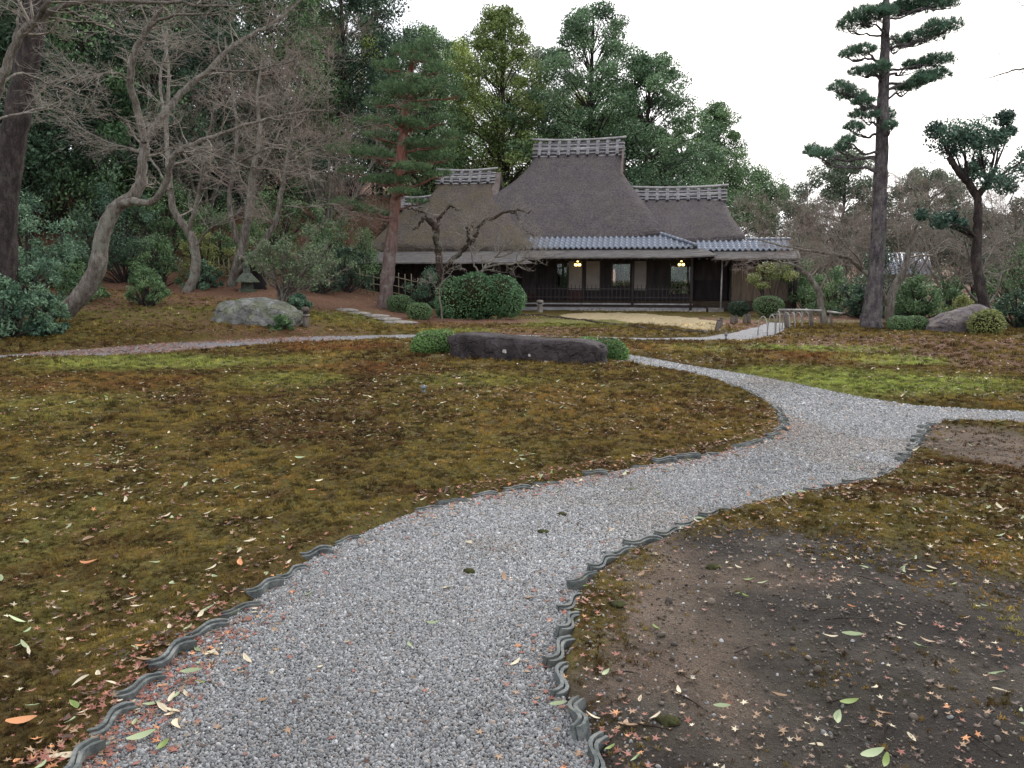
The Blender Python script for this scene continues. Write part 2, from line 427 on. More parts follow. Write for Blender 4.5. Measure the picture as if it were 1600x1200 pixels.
def gravelmat():
    n = N('gravel_bed'); p = n.pos()
    v = n.n('ShaderNodeTexVoronoi'); v.inputs['Scale'].default_value = 62; n.l(p, v.inputs['Vector'])
    sx = n.n('ShaderNodeSeparateColor'); n.l(v.outputs['Color'], sx.inputs[0])
    c = n.ramp(sx.outputs[0], [(.0, lin(84, 84, 88)), (.4, lin(122, 122, 126)), (.8, lin(150, 149, 150)), (1, lin(190, 188, 186))])
    c = n.mix(.8, c, n.ramp(v.outputs['Distance'], [(.2, (1.1, 1.1, 1.1, 1)), (.75, (.35, .35, .37, 1))]), 'MULTIPLY')
    c = n.mix(n.math('MULTIPLY', n.ramp(n.noise(p, 1.3, 4, .6), [(.5, (0, 0, 0, 1)), (.75, (1, 1, 1, 1))]), .3), c, lin(120, 110, 100))
    return n.fin(c, .75, n.bump(v.outputs['Distance'], -.012, .8), .35)
M['gravel'] = gravelmat()
def sheet(name, P, z, mat):
    bm = bmesh.new(); vs = [bm.verts.new((a, b, z)) for a, b in P]; f = bm.faces.new(vs)
    bmesh.ops.triangulate(bm, faces=[f]); bmesh.ops.recalc_face_normals(bm, faces=bm.faces)
    for f in bm.faces:
        if f.normal.z < 0: f.normal_flip()
    m = bpy.data.meshes.new(name); bm.to_mesh(m); bm.free(); m.materials.append(mat)
    return tag(link(name, m), kind='structure')
sheet('gravel_path', PATH1, 0.0, M['gravel'])
sheet('back_path', PATH2, 0.004, M['gravel'])

# ------------------------------------------------------------------ scattering on the ground: pebbles and moss
def scatter(name, pts, rot, scl, col, mats, templates):
    me = bpy.data.meshes.new(name); me.vertices.add(len(pts)); me.vertices.foreach_set('co', pts.ravel())
    for nm, ty, arr in (('rot', 'FLOAT_VECTOR', rot), ('scl', 'FLOAT_VECTOR', scl), ('col', 'FLOAT_COLOR', col)):
        a = me.attributes.new(nm, ty, 'POINT'); a.data.foreach_set('color' if ty == 'FLOAT_COLOR' else 'vector', np.ascontiguousarray(arr, float).ravel())
    o = link(name, me)
    ng = bpy.data.node_groups.new(name, 'GeometryNodeTree')
    ng.interface.new_socket('Geometry', in_out='INPUT', socket_type='NodeSocketGeometry')
    ng.interface.new_socket('Geometry', in_out='OUTPUT', socket_type='NodeSocketGeometry')
    i = ng.nodes.new('NodeGroupInput'); ou = ng.nodes.new('NodeGroupOutput')
    iop = ng.nodes.new('GeometryNodeInstanceOnPoints'); jn = ng.nodes.new('GeometryNodeJoinGeometry')
    for t in templates:
        oi = ng.nodes.new('GeometryNodeObjectInfo'); oi.inputs['Object'].default_value = t; oi.inputs['As Instance'].default_value = True
        ng.links.new(oi.outputs['Geometry'], jn.inputs[0])
    ng.links.new(i.outputs[0], iop.inputs['Points']); ng.links.new(jn.outputs[0], iop.inputs['Instance'])
    iop.inputs['Pick Instance'].default_value = True
    for nm, sk in (('rot', 'Rotation'), ('scl', 'Scale')):
        na = ng.nodes.new('GeometryNodeInputNamedAttribute'); na.data_type = 'FLOAT_VECTOR'; na.inputs['Name'].default_value = nm
        ng.links.new(na.outputs['Attribute'], iop.inputs[sk])
    ng.links.new(iop.outputs[0], ou.inputs[0])
    md = o.modifiers.new('scatter', 'NODES'); md.node_group = ng
    return tag(o, kind='stuff')
def template(name, mb, mat, smooth):
    return bpy.data.objects.new(name, mb.mesh(name, mat, smooth))
def ico(sub, r=1.0):
    bm = bmesh.new(); bmesh.ops.create_icosphere(bm, subdivisions=sub, radius=r)
    V = np.array([v.co[:] for v in bm.verts]); Fc = np.array([[v.index for v in f.verts] for f in bm.faces]); bm.free()
    return V, Fc
def gz(x, y):      # surface height of the ground sheet, bilinear
    i = np.clip(np.searchsorted(gy, y) - 1, 0, len(gy) - 2); j = np.clip(np.searchsorted(gx, x) - 1, 0, len(gx) - 2)
    fy = (y - gy[i]) / (gy[i + 1] - gy[i]); fx = (x - gx[j]) / (gx[j + 1] - gx[j])
    return (Z[i, j] * (1 - fx) + Z[i, j + 1] * fx) * (1 - fy) + (Z[i + 1, j] * (1 - fx) + Z[i + 1, j + 1] * fx) * fy
def gz0(x, y): return gz(x, y) + .001
rs = np.random.RandomState(11)
def pebmat():
    n = N('pebble'); a = n.n('ShaderNodeAttribute', attribute_name='col', attribute_type='INSTANCER')
    tc = n.n('ShaderNodeTexCoord').outputs['Object']
    c = n.mix(.35, a.outputs[0], n.ramp(n.noise(tc, 1.6, 3), [(.3, (.5, .5, .5, 1)), (.7, (1.5, 1.5, 1.5, 1))]), 'MULTIPLY')
    return n.fin(c, .6, None, .4)
pm = pebmat()
tp = []
for q_ in range(5):
    V, Fc = ico(2); V = V * (1 + (n3(V + q_ * 7.7, 1.3)[:, None] - .5) * .9) * np.array([1.25, .95, .66])
    tp.append(template('pebble', MB().add(V, Fc), pm, True))
def in_path_points(dens, y0, y1, jit=None):
    a = []
    n_ = int(dens * 16 * (y1 - y0)); x = rs.uniform(-6, 10, n_); y = rs.uniform(y0, y1, n_)
    m = inside(PATH1, x, y); return x[m], y[m]
P_, S_ = [], []
for y0, y1, dn, sz in [(1.6, 4.2, 26000, .0047), (4.2, 6.2, 17000, .0056), (6.2, 9, 9000, .0072), (9, 15.5, 4000, .0098)]:
    x, y = in_path_points(dn, y0, y1); s = sz * np.exp(rs.normal(0, .28, len(x)))
    P_.append(np.stack([x, y, s * .25 + rs.uniform(0, .004, len(x))], -1)); S_.append(s)
# stray pebbles kicked over the right border onto the soil
x = rs.uniform(-.2, 3.2, 9000); y = rs.uniform(2.2, 5.6, 9000); d_ = sdist(PATH1, x, y)
m = (d_ > 0) & (rs.rand(9000) < np.exp(-d_ / .22) * .8 + .05); P_.append(np.stack([x[m], y[m], gz0(x[m], y[m])], -1)); S_.append(.0042 * np.exp(rs.normal(0, .38, m.sum())))
P_ = np.concatenate(P_); S_ = np.concatenate(S_)
g = np.clip(rs.lognormal(-1.5, .33, len(P_)), .06, .6) * (.68 + .62 * fbm(P_[:, 0] * .9, P_[:, 1] * .9, 5))
tint = rs.normal(0, .012, len(P_))
pc = np.stack([g * (1.01 + tint), g, g * (.985 - tint), np.ones(len(g))], -1)
dirt = sstep(.52, .68, fbm(P_[:, 0] * 1.1 + 30, P_[:, 1] * 1.1, 4))[:, None]; pc[:, :3] *= 1 - dirt * np.array([[.08, .14, .2]])
br = rs.rand(len(g)) < .05; pc[br, :3] *= np.array([1.15, .9, .75])
scatter('gravel', P_, rs.uniform(0, 6.28, (len(P_), 3)) * [.25, .25, 1], np.repeat(S_[:, None], 3, 1), pc, pm, tp)

# moss tufts: short blades radiating from a point
tt = []
for q_ in range(4):
    mb = MB(); nb = 22
    an = rs.uniform(0, 6.28, nb); rr = rs.uniform(0, .9, nb) ** .7; le = rs.uniform(.45, 1.0, nb); tl = rs.uniform(.1, .75, nb)
    b0 = np.stack([np.cos(an) * rr, np.sin(an) * rr, np.full(nb, -.2)], -1)
    tip = b0 + np.stack([np.cos(an) * tl, np.sin(an) * tl, np.ones(nb)], -1) * le[:, None]
    wv = np.stack([-np.sin(an), np.cos(an), np.zeros(nb)], -1) * .13
    V = np.stack([b0 - wv, b0 + wv, tip], 1).reshape(-1, 3)
    mb.add(V, np.arange(nb * 3).reshape(-1, 3)); tt.append(template('moss_tuft', mb, M['leaf_inst'], False))
xs, ys_, ss, keepm = [], [], [], []
for y0, y1, dn, sz in [(2., 5, 2300, .0135), (5, 8, 1500, .018), (8, 13, 700, .026), (13, 24, 170, .045)]:
    wd = y1 * .82 + 1.6; n_ = int(dn * 2 * wd * (y1 - y0)); x = rs.uniform(-wd, wd, n_); y = rs.uniform(y0, y1, n_)
    keep = (np.abs(x) < y * .80 + 1.5); x, y = x[keep], y[keep]
    so_, sa_, ta_, gr_, ru_, li_ = masks(x, y); d_ = pathd(x, y)
    pr = (1 - so_ * np.where(fbm(x * 1.6 + 50, y * 1.6, 4) + rs.normal(0, .06, len(x)) > .58, .55, .985)) * (1 - .75 * ta_) * (1 - .6 * li_) * (.62 + .5 * fbm(x * 2.2, y * 2.2, 3))
    k_ = (d_ > .05) & (rs.rand(len(x)) < pr); xs.append(x[k_]); ys_.append(y[k_]); ss.append(sz * np.exp(rs.normal(0, .3, k_.sum()))); keepm.append((ta_[k_], gr_[k_], ru_[k_]))
x = np.concatenate(xs); y = np.concatenate(ys_); s = np.concatenate(ss); ta_, gr_, ru_ = [np.concatenate(q) for q in zip(*keepm)]
nb_ = fbm(x * .55 + 3, y * .55, 4) * .5 + fbm(x * 3.1, y * 3.1, 4) * .5 + rs.normal(0, .035, len(x))
def cmix(a, b, t): return np.asarray(a)[None, :3] * (1 - t[:, None]) + np.asarray(b)[None, :3] * t[:, None] if np.ndim(a) == 1 else a * (1 - t[:, None]) + np.asarray(b)[None, :3] * t[:, None]
c = cmix(np.array(lin(78, 58, 34)), np.array(lin(106, 92, 46)), sstep(.38, .56, nb_))
c = cmix(c, np.array(lin(124, 94, 50)), sstep(.56, .68, nb_) * .6)
c = cmix(c, np.array(lin(134, 144, 72)), np.clip(gr_ * rs.uniform(.3, 1., len(x)), 0, 1))
c = cmix(c, np.array(lin(142, 92, 54)), np.clip(ru_ * rs.uniform(.1, .75, len(x)), 0, 1))
c = cmix(c, np.array(lin(190, 172, 132)), ta_ * .9)
c = c * (rs.uniform(.85, 1.6, len(x)) * (.45 + .95 * sstep(.36, .6, fbm(x * 11, y * 11, 3))))[:, None]
scatter('moss', np.stack([x, y, gz(x, y)], -1), np.stack([rs.normal(0, .25, len(x)), rs.normal(0, .25, len(x)), rs.uniform(0, 6.28, len(x))], -1),
        np.stack([s, s, s * rs.uniform(.6, 1.2, len(x))], -1), np.hstack([c, np.ones((len(x), 1))]), M['leaf_inst'], tt)

# crumbs of earth over the bare soil
x = rs.uniform(-.3, 7.5, 60000); y = rs.uniform(2.2, 7.5, 60000); so_ = masks(x, y)[0]; d_ = pathd(x, y)
m = (d_ > .03) & (rs.rand(60000) < so_ * (.25 + fbm(x * 2.5, y * 2.5, 4))) & (x < y * .85 + 1.5); x, y = x[m], y[m]; sc_ = .0032 * np.exp(rs.normal(0, .5, len(x)))
cg = np.array(lin(84, 74, 64)[:3])[None] * rs.lognormal(0, .4, len(x))[:, None]
scatter('soil_crumbs', np.stack([x, y, gz(x, y) + sc_ * .3], -1), rs.uniform(0, 6.28, (len(x), 3)), np.repeat(sc_[:, None], 3, 1), np.hstack([cg, np.ones((len(x), 1))]), pm, tp)
# ------------------------------------------------------------------ the thatched house
def thatchmat(name, c1, c2, c3, moss):
    n = N(name); p = n.pos(True)
    f1 = n.noise(n.pos(True, (1, 1, .35)), 46, 4, .7); f2 = n.noise(p, 2.2, 5, .65); f3 = n.noise(p, 11, 4, .7)
    c = n.ramp(n.math('ADD', n.math('MULTIPLY', f1, .6), n.math('MULTIPLY', f3, .4)), [(.33, c1), (.5, c2), (.68, c3)])
    c = n.mix(.6, c, n.ramp(f2, [(.3, (.68, .68, .7, 1)), (.7, (1.3, 1.26, 1.24, 1))]), 'MULTIPLY')
    if moss:
        c = n.mix(n.math('MULTIPLY', n.ramp(n.noise(p, 1.1, 5, .65), [(.42, (0, 0, 0, 1)), (.62, (1, 1, 1, 1))]), moss), c, lin(116, 104, 70))
    sp = n.ramp(n.noise(p, 21, 2, .5), [(.73, (0, 0, 0, 1)), (.76, (1, 1, 1, 1))])
    c = n.mix(n.math('MULTIPLY', sp, .6), c, lin(170, 160, 150))
    return n.fin(c, .95, n.bump(n.math('ADD', n.math('MULTIPLY', f1, .5), f3), .16, 1.), .1)
M['thatch'] = thatchmat('thatch', lin(70, 64, 65), lin(110, 103, 104), lin(152, 144, 144), .12)
M['thatch_mossy'] = thatchmat('thatch_mossy', lin(74, 66, 62), lin(114, 104, 98), lin(152, 142, 130), .4)
M['bark_roof'] = simple('bark_roof', lin(80, 76, 74), lin(128, 122, 118), 5, .85, 24, .03, .2, (.5, 3, 1))
M['ridge_bark'] = simple('ridge_bark', lin(60, 58, 60), lin(98, 94, 96), 9, .85, 30, .03, .2)
M['ridge_saddle'] = simple('ridge_saddle', lin(96, 92, 94), lin(140, 136, 138), 9, .85, 30, .02, .2)
M['ridge_pole'] = simple('ridge_pole', lin(128, 124, 124), lin(176, 172, 170), 4, .7, 30, .01, .3)
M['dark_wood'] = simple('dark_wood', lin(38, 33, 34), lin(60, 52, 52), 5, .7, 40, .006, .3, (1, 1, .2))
M['post_wood'] = simple('post_wood', lin(52, 46, 46), lin(78, 70, 68), 6, .7, 40, .006, .3, (1, 1, .2))
M['red_wood'] = simple('red_wood', lin(62, 40, 38), lin(86, 58, 54), 5, .7, 40, .006, .3, (1, 1, .2))
M['board'] = simple('board', lin(98, 84, 72), lin(138, 122, 106), 5, .8, 40, .006, .2, (1.5, 1, .15))
M['barge'] = simple('barge', lin(92, 82, 78), lin(124, 112, 106), 5, .8, 40, .006, .2)
M['shoji'] = simple('shoji', lin(146, 138, 132), lin(164, 156, 150), 2, .9, 20, .002, .2)
M['plaster'] = simple('plaster', lin(150, 140, 130), lin(176, 168, 158), 2, .9, 30, .004, .2)
M['stone'] = simple('stone', lin(106, 100, 94), lin(160, 152, 142), 7, .9, 26, .02, .2)
M['terrace'] = simple('terrace', lin(128, 124, 126), lin(160, 156, 156), 3, .85, 26, .006, .25)
M['tile'] = simple('tile', lin(92, 98, 110), lin(134, 140, 152), 5, .32, 30, .004, .6)
M['iron'] = simple('iron', lin(44, 38, 40), lin(70, 62, 62), 8, .6, 30, .002, .4)
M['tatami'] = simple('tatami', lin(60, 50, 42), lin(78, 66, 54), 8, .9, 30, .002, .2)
def glassmat():
    n = N('window_glass'); g = n.n('ShaderNodeBsdfGlossy'); g.inputs['Roughness'].default_value = .03
    t = n.n('ShaderNodeBsdfTransparent'); t.inputs[0].default_value = (.92, .96, .95, 1)
    f = n.n('ShaderNodeFresnel'); f.inputs[0].default_value = 1.45
    x = n.n('ShaderNodeMixShader'); n.l(f.outputs[0], x.inputs[0]); n.l(t.outputs[0], x.inputs[1]); n.l(g.outputs[0], x.inputs[2])
    n.l(x.outputs[0], n.o.inputs[0]); return n.m
M['glass'] = glassmat()
M['bulb'] = N('lamp_glow').fin(lin(255, 220, 140), .4, None, .3, 0, ((1, .66, .20, 1), 3.2))

house = thing('thatched_house', 'old thatched house with tall grey thatch roof and silvery tiled eaves behind the lawn', 'house', (HO[0], HO[1], 0), HA)
def hp(name, mb, mat, parent=None, smooth=False): return part(name, mb, mat, parent or house, None, smooth)
def boxp(name, a, b, mat, parent=None): return hp(name, MB().box(a, b), mat, parent)

def loft(xs0, xs1, yf, yb, zz, lifts, n_side=26, r=.5, seed=0, thick=.32):
    """thatched hip roof: rings from the eave up; xs0/xs1/yf/yb/zz sampled per level"""
    rings = []
    L = len(zz)
    for i in range(L):
        x0, x1, y0, y1 = xs0[i], xs1[i], yf[i], yb[i]
        rr = min(r, (x1 - x0) * .3, (y1 - y0) * .3)
        P = []
        def edge(a, b, k):
            for j in range(k): P.append((a[0] + (b[0] - a[0]) * j / k, a[1] + (b[1] - a[1]) * j / k))
        def arc(cx, cy, a0):
            for j in range(5): t = a0 + math.pi / 2 * j / 5; P.append((cx + rr * math.cos(t), cy + rr * math.sin(t)))
        edge((x0 + rr, y0), (x1 - rr, y0), n_side); arc(x1 - rr, y0 + rr, -math.pi / 2)
        edge((x1, y0 + rr), (x1, y1 - rr), 10); arc(x1 - rr, y1 - rr, 0)
        edge((x1 - rr, y1), (x0 + rr, y1), n_side); arc(x0 + rr, y1 - rr, math.pi / 2)
        edge((x0, y1 - rr), (x0, y0 + rr), 10); arc(x0 + rr, y0 + rr, math.pi)
        P = np.array(P); z = np.full(len(P), zz[i]) + lifts(P, i / (L - 1))
        rings.append(np.column_stack([P, z]))
    R = np.array(rings)
    c = R.mean(1, keepdims=True)
    e0 = R[0].copy(); low = e0.copy(); low[:, 2] -= thick * .8; low[:, :2] = c[0, 0, :2] + (e0[:, :2] - c[0, 0, :2]) * .985
    inn = low.copy(); inn[:, :2] = c[0, 0, :2] + (low[:, :2] - c[0, 0, :2]) * .80; inn[:, 2] += .1
    mid = e0.copy(); mid[:, 2] -= thick * .35; mid[:, :2] = c[0, 0, :2] + (e0[:, :2] - c[0, 0, :2]) * 1.004
    R = np.concatenate([[inn, low, mid], R])
    nzv = (n3(R.reshape(-1, 3) + seed, 1.4) - .5).reshape(R.shape[:2]); nz2 = (n3(R.reshape(-1, 3) + seed, 7.) - .5).reshape(R.shape[:2])
    R[:, :, 2] += nzv * .16 + nz2 * .07; R[:, :, 1] += nzv * .10 + nz2 * .05
    k = R.shape[1]; n_ = len(R); i = np.arange(n_ - 1)[:, None]; j = np.arange(k)[None, :]
    q = np.stack([i * k + j, i * k + (j + 1) % k, (i + 1) * k + (j + 1) % k, (i + 1) * k + j], -1).reshape(-1, 4)
    m = MB().add(R.reshape(-1, 3), q); m.f.setdefault(k, []).append(np.array([[(n_ - 1) * k + t for t in range(k)]]))
    return m
def interp(ts, vs, n=26): return np.interp(np.linspace(0, 1, n), ts, vs)
def smooth_interp(ts, vs, n=26):
    t = np.linspace(0, 1, n * 4); v = np.interp(t, ts, vs)
    kr = np.ones(13) / 13; v = np.convolve(np.pad(v, 6, 'edge'), kr, 'valid'); return np.interp(np.linspace(0, 1, n), t, v)
def zl(z0, z1, n=26): return np.linspace(z0, z1, n)

# main roof
def lift_main(P, t): return (1 - t) ** 2 * (.22 * sstep(-.3, 1.7, P[:, 0]) - .05)
main_roof = hp('thatch_roof', loft(smooth_interp([0, .3, .54, .69, .85, 1], [-7.6, -6.9, -5.75, -5.0, -4.5, -4.25]),
    smooth_interp([0, .4, .8, .9, 1], [1.72, .75, -.22, -.26, -.22]), smooth_interp([0, .3, .7, 1], [.15, 1.15, 2.75, 3.75]),
    smooth_interp([0, .3, .7, 1], [8.3, 7.3, 5.7, 4.7]), zl(3.08, 6.75), lift_main, 34, .5, 1), M['thatch'])
main_roof['label'] = 'tall steep grey thatch of the middle roof'
right_roof = hp('thatch_roof', loft(interp([0, 1], [-1.2, -.6]), smooth_interp([0, .5, 1], [4.95, 4.5, 4.25]), smooth_interp([0, .5, 1], [.3, 1.4, 2.75]),
    smooth_interp([0, .5, 1], [6.2, 5.0, 3.7]), zl(2.92, 4.62), lambda P, t: (1 - t) ** 2 * .1 * sstep(3, 5, P[:, 0]), 26, .4, 5), M['thatch'])
right_roof['label'] = 'low grey thatch wing on the right'
left_roof = hp('thatch_roof', loft(smooth_interp([0, .4, 1], [-10.1, -9.1, -8.45]), smooth_interp([0, .4, .72, .85, 1], [-3.6, -4.7, -5.7, -5.8, -5.78]),
    smooth_interp([0, .5, 1], [-1.0, .8, 2.45]), smooth_interp([0, .5, 1], [6.4, 4.8, 3.2]), zl(2.62, 5.5), lambda P, t: (1 - t) ** 2 * .15 * sstep(-7, -10, P[:, 0]), 26, .4, 9), M['thatch_mossy'])
left_roof['label'] = 'mossy brown thatch of the left wing'
annex_roof = hp('thatch_roof', loft(smooth_interp([0, .5, 1], [-10.75, -10.35, -10.0]), interp([0, 1], [-8.0, -8.2]), smooth_interp([0, .5, 1], [-1.0, .7, 2.2]),
    smooth_interp([0, .5, 1], [5.8, 4.4, 3.0]), zl(2.6, 4.4), lambda P, t: 0, 16, .4, 13), M['thatch_mossy'])
annex_roof['label'] = 'low mossy thatch at the far left end'

def ridge(x0, x1, z0, z1, y, nsad, dep, seed, sag=.05):
    """bark-covered ridge with bamboo poles along it and saddles across it"""
    rg = random.Random(seed)
    zc = lambda x: ((2 * (x - x0) / (x1 - x0) - 1) ** 2) * sag * 1.6
    H = z1 - z0
    top = hp('ridge_cap', MB().hexa([(x0 + .05, y - dep, z0), (x1 - .05, y - dep, z0), (x1 - .05, y + dep, z0), (x0 + .05, y + dep, z0),
                                    (x0 + .05, y - dep * .22, z1 - H * .12), (x1 - .05, y - dep * .22, z1 - H * .12), (x1 - .05, y + dep * .22, z1 - H * .12), (x0 + .05, y + dep * .22, z1 - H * .12)]), M['ridge_bark'])
    xs_ = np.linspace(x0 - .06, x1 + .06, 12)
    def pole(yy, zz, r, a=x0, b=x1):
        x_ = np.linspace(a, b, 9)
        hp('ridge_pole', MB().tube([(x, yy, zz + zc(x) * .6 + rg.uniform(-.008, .008)) for x in x_], [r * (1 - .25 * abs(i - 4) / 4) for i in range(9)], 6), M['ridge_pole'], top, True)
    hp('ridge_pole', MB().tube([(x, y, z1 + zc(x) * .9) for x in xs_], .05, 8), M['ridge_pole'], top, True)
    for s in (-1, 1):
        for t in (.04, .26, .47, .56, .76):
            pole(y + s * (dep * (1 - t * .9) + .03), z0 + H * t * .9 + .02, .03 if t not in (.56,) else .04)
    for i in range(nsad):
        x = x0 + (x1 - x0) * (i + .75) / (nsad + .5); wv = .075 + rg.uniform(-.008, .008)
        m = MB()
        for s in (-1, 1):
            prof = [(dep + .07, z0 + H * .16), (dep * .62 + .08, z0 + H * .46), (dep * .5 + .06, z0 + H * .5), (dep * .24 + .06, z0 + H * .84), (.03, z1 - .03)]
            for (ya, za), (yb, zb) in zip(prof[:-1], prof[1:]):
                m.hexa([(x - wv, y + s * ya, za), (x + wv, y + s * ya, za), (x + wv, y + s * (ya - .05), za), (x - wv, y + s * (ya - .05), za),
                        (x - wv * .9, y + s * yb, zb), (x + wv * .9, y + s * yb, zb), (x + wv * .9, y + s * (yb - .05), zb), (x - wv * .9, y + s * (yb - .05), zb)])
        hp('ridge_saddle', m, M['ridge_saddle'], top)
        hp('tie_log', MB().tube([(x, y - dep - .14, z0 + H * .12), (x, y + dep + .14, z0 + H * .12)], .05, 8), M['dark_wood'], top, True)
    return top
ridge(-4.30, -.12, 6.66, 7.52, 4.2, 9, .48, 1)
ridge(.15, 4.35, 4.55, 5.22, 3.2, 9, .44, 2)
ridge(-8.5, -5.76, 5.42, 6.10, 2.8, 6, .42, 3)
ridge(-10.3, -8.75, 4.30, 4.92, 2.6, 4, .38, 4)
ridge(-6.0, -4.6, 4.72, 5.02, 4.0, 1, .25, 5, .0)
# gables
for x, y, zb, zt, hw in ((-5.62, 2.8, 4.62, 5.95, .95),):
    hp('gable_hole_shade', MB().add([(x, y - hw * .75, zb), (x, y + hw * .75, zb), (x, y, zt - .1), (x - .3, y - hw * .75, zb), (x - .3, y + hw * .75, zb), (x - .3, y, zt - .1)],
       [(0, 1, 4, 3), (1, 2, 5, 4), (2, 0, 3, 5)]).add([(x, y - hw * .75, zb), (x, y + hw * .75, zb), (x, y, zt - .1)], [(0, 1, 2)]), M['dark_wood'])  # dark triangle stands in for the shade inside the gable hole
    for s in (-1, 1):
        hp('barge_board', MB().hexa([(x - .25, y + s * hw, zb - .05), (x + .06, y + s * hw, zb - .05), (x + .06, y + s * (hw - .16), zb - .05), (x - .25, y + s * (hw - .16), zb - .05),
            (x - .25, y + s * .02, zt + .05), (x + .06, y + s * .02, zt + .05), (x + .06, y - s * .02, zt - .14), (x - .25, y - s * .02, zt - .14)]), M['barge'])
for s in (-1, 1):
    hp('barge_board', MB().hexa([(-.22, 4.2 + s * 1.5, 5.75), (-.14, 4.2 + s * 1.5, 5.75), (-.14, 4.2 + s * 1.36, 5.75), (-.22, 4.2 + s * 1.36, 5.75),
        (-.22, 4.2 + s * .5, 7.0), (-.14, 4.2 + s * .5, 7.0), (-.14, 4.2 + s * .36, 7.0), (-.22, 4.2 + s * .36, 7.0)]), M['barge'])

# tiled pent roofs: every tile its own piece
def tile_mesh():
    w_, l_, k = .225, .31, 7
    xs_ = np.linspace(0, 1, k); h = .045 * np.sin(xs_ * 2 * math.pi) ** 1 + .012
    top = [(x * w_, 0, z) for x, z in zip(xs_, h)] + [(x * w_, l_, z) for x, z in zip(xs_, h)] + [(x * w_, 0, z - .03) for x, z in zip(xs_, h)]
    Fc = [(i, i + 1, k + i + 1, k + i) for i in range(k - 1)] + [(2 * k + i, 2 * k + i + 1, i + 1, i) for i in range(k - 1)]
    return MB().add(top, Fc).mesh('roof_tile', M['tile'], True)
TILE = tile_mesh()
def tiled(x0, x1, y0, z0, y1, z1, hip, rows=5):
    bed = hp('tile_roof', MB().hexa([(x0, y0, z0 - .06), (x1, y0, z0 - .06), (hip(1.), y1, z1 - .06), (x0, y1, z1 - .06),
                                    (x0, y0, z0 - .02), (x1, y0, z0 - .02), (hip(1.), y1, z1 - .02), (x0, y1, z1 - .02)]), M['dark_wood'])
    sl = math.atan2(z1 - z0, y1 - y0); L = math.hypot(y1 - y0, z1 - z0)
    for r_ in range(rows):
        t = r_ / rows
        x = x0 + .01
        while x + .2 < x0 + (hip(t) - x0):
            o = link('roof_tile', TILE, bed); o.location = (x, y0 - .03 + (y1 - y0) * t, z0 + .012 + (z1 - z0) * t)
            o.rotation_euler = (sl - .04 + random.uniform(-.012, .012), random.uniform(-.01, .01), random.uniform(-.008, .008)); x += .222
    return bed
t1 = tiled(-4.3, 2.92, -.85, 2.50, .45, 3.06, lambda t: 2.92 - 1.3 * t)
def tube_tiles(A, B, n, r, parent):
    A, B = np.array(A, float), np.array(B, float)
    for i in range(n):
        a = A + (B - A) * i / n; b = A + (B - A) * (i + 1.04) / n
        hp('ridge_tile', MB().tube([a, b], [r * 1.06, r * .94], 10), M['tile'], parent, True)
tube_tiles((1.5, .42, 3.14), (2.95, -.88, 2.60), 9, .07, t1)
t2 = tiled(2.98, 6.62, -.85, 2.40, .42, 2.80, lambda t: 6.62)
tube_tiles((5.0, .36, 2.86), (6.66, .36, 2.86), 8, .06, t2)

# bark-shingle eaves below the tiles
def eave(x0, x1, y0, z0, y1, z1, d0=0., d1=0., nm='bark_eave', bow=0., k=14):
    m = MB(); V = []
    for i in range(k + 1):
        t = i / k; xa = x0 + d0 + (x1 - d1 - x0 - d0) * t; xb = x0 + (x1 - x0) * t
        zb = bow * max(0, t - .75) ** 2 * 16
        V += [(xb, y0, z0 - .055 + zb), (xb, y0, z0 + zb), (xa, y1, z1 + zb * .4), (xa, y1, z1 - .055 + zb * .4)]
    Fc = []
    for i in range(k):
        for j in range(4):
            Fc.append((i * 4 + j, (i + 1) * 4 + j, (i + 1) * 4 + (j + 1) % 4, i * 4 + (j + 1) % 4))
    m.add(V, Fc); m.f[4].append(np.array([(3, 2, 1, 0), (k * 4, k * 4 + 1, k * 4 + 2, k * 4 + 3)]))
    return hp(nm, m, M['bark_roof'])
eave(-4.9, 3.72, -1.5, 2.14, -.80, 2.44, 0, .5, bow=.07)
eave(3.62, 6.8, -1.42, 2.08, -.80, 2.36)
eave(-10.8, -3.35, -2.35, 1.93, -.9, 2.40, .12, 1.35, 'bark_pent_roof')
for i in range(30):
    x = -4.8 + i * .29
    boxp('rafter', (x, -1.46, 2.03), (x + .05, -.6, 2.09), M['dark_wood'])
for i in range(11): boxp('rafter', (3.75 + i * .29, -1.38, 1.965), (3.80 + i * .29, -.6, 2.025), M['dark_wood'])

# body: floor, walls, posts
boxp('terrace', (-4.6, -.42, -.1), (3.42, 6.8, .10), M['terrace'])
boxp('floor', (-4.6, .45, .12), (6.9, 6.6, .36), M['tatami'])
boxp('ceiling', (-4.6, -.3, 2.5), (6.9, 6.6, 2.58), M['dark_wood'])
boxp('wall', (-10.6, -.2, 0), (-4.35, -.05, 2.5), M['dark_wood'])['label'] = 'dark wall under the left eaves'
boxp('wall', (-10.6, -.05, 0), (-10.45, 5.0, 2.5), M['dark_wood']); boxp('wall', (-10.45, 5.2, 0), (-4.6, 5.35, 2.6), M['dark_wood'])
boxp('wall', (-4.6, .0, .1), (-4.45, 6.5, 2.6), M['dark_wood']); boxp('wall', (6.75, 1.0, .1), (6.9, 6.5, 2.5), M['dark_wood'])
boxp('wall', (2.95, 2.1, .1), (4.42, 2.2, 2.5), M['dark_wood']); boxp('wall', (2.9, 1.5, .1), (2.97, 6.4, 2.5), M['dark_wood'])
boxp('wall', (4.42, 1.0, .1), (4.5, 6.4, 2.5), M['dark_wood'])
boxp('screen_panel', (3.02, 2.04, 1.2), (4.38, 2.10, 2.02), M['post_wood'])
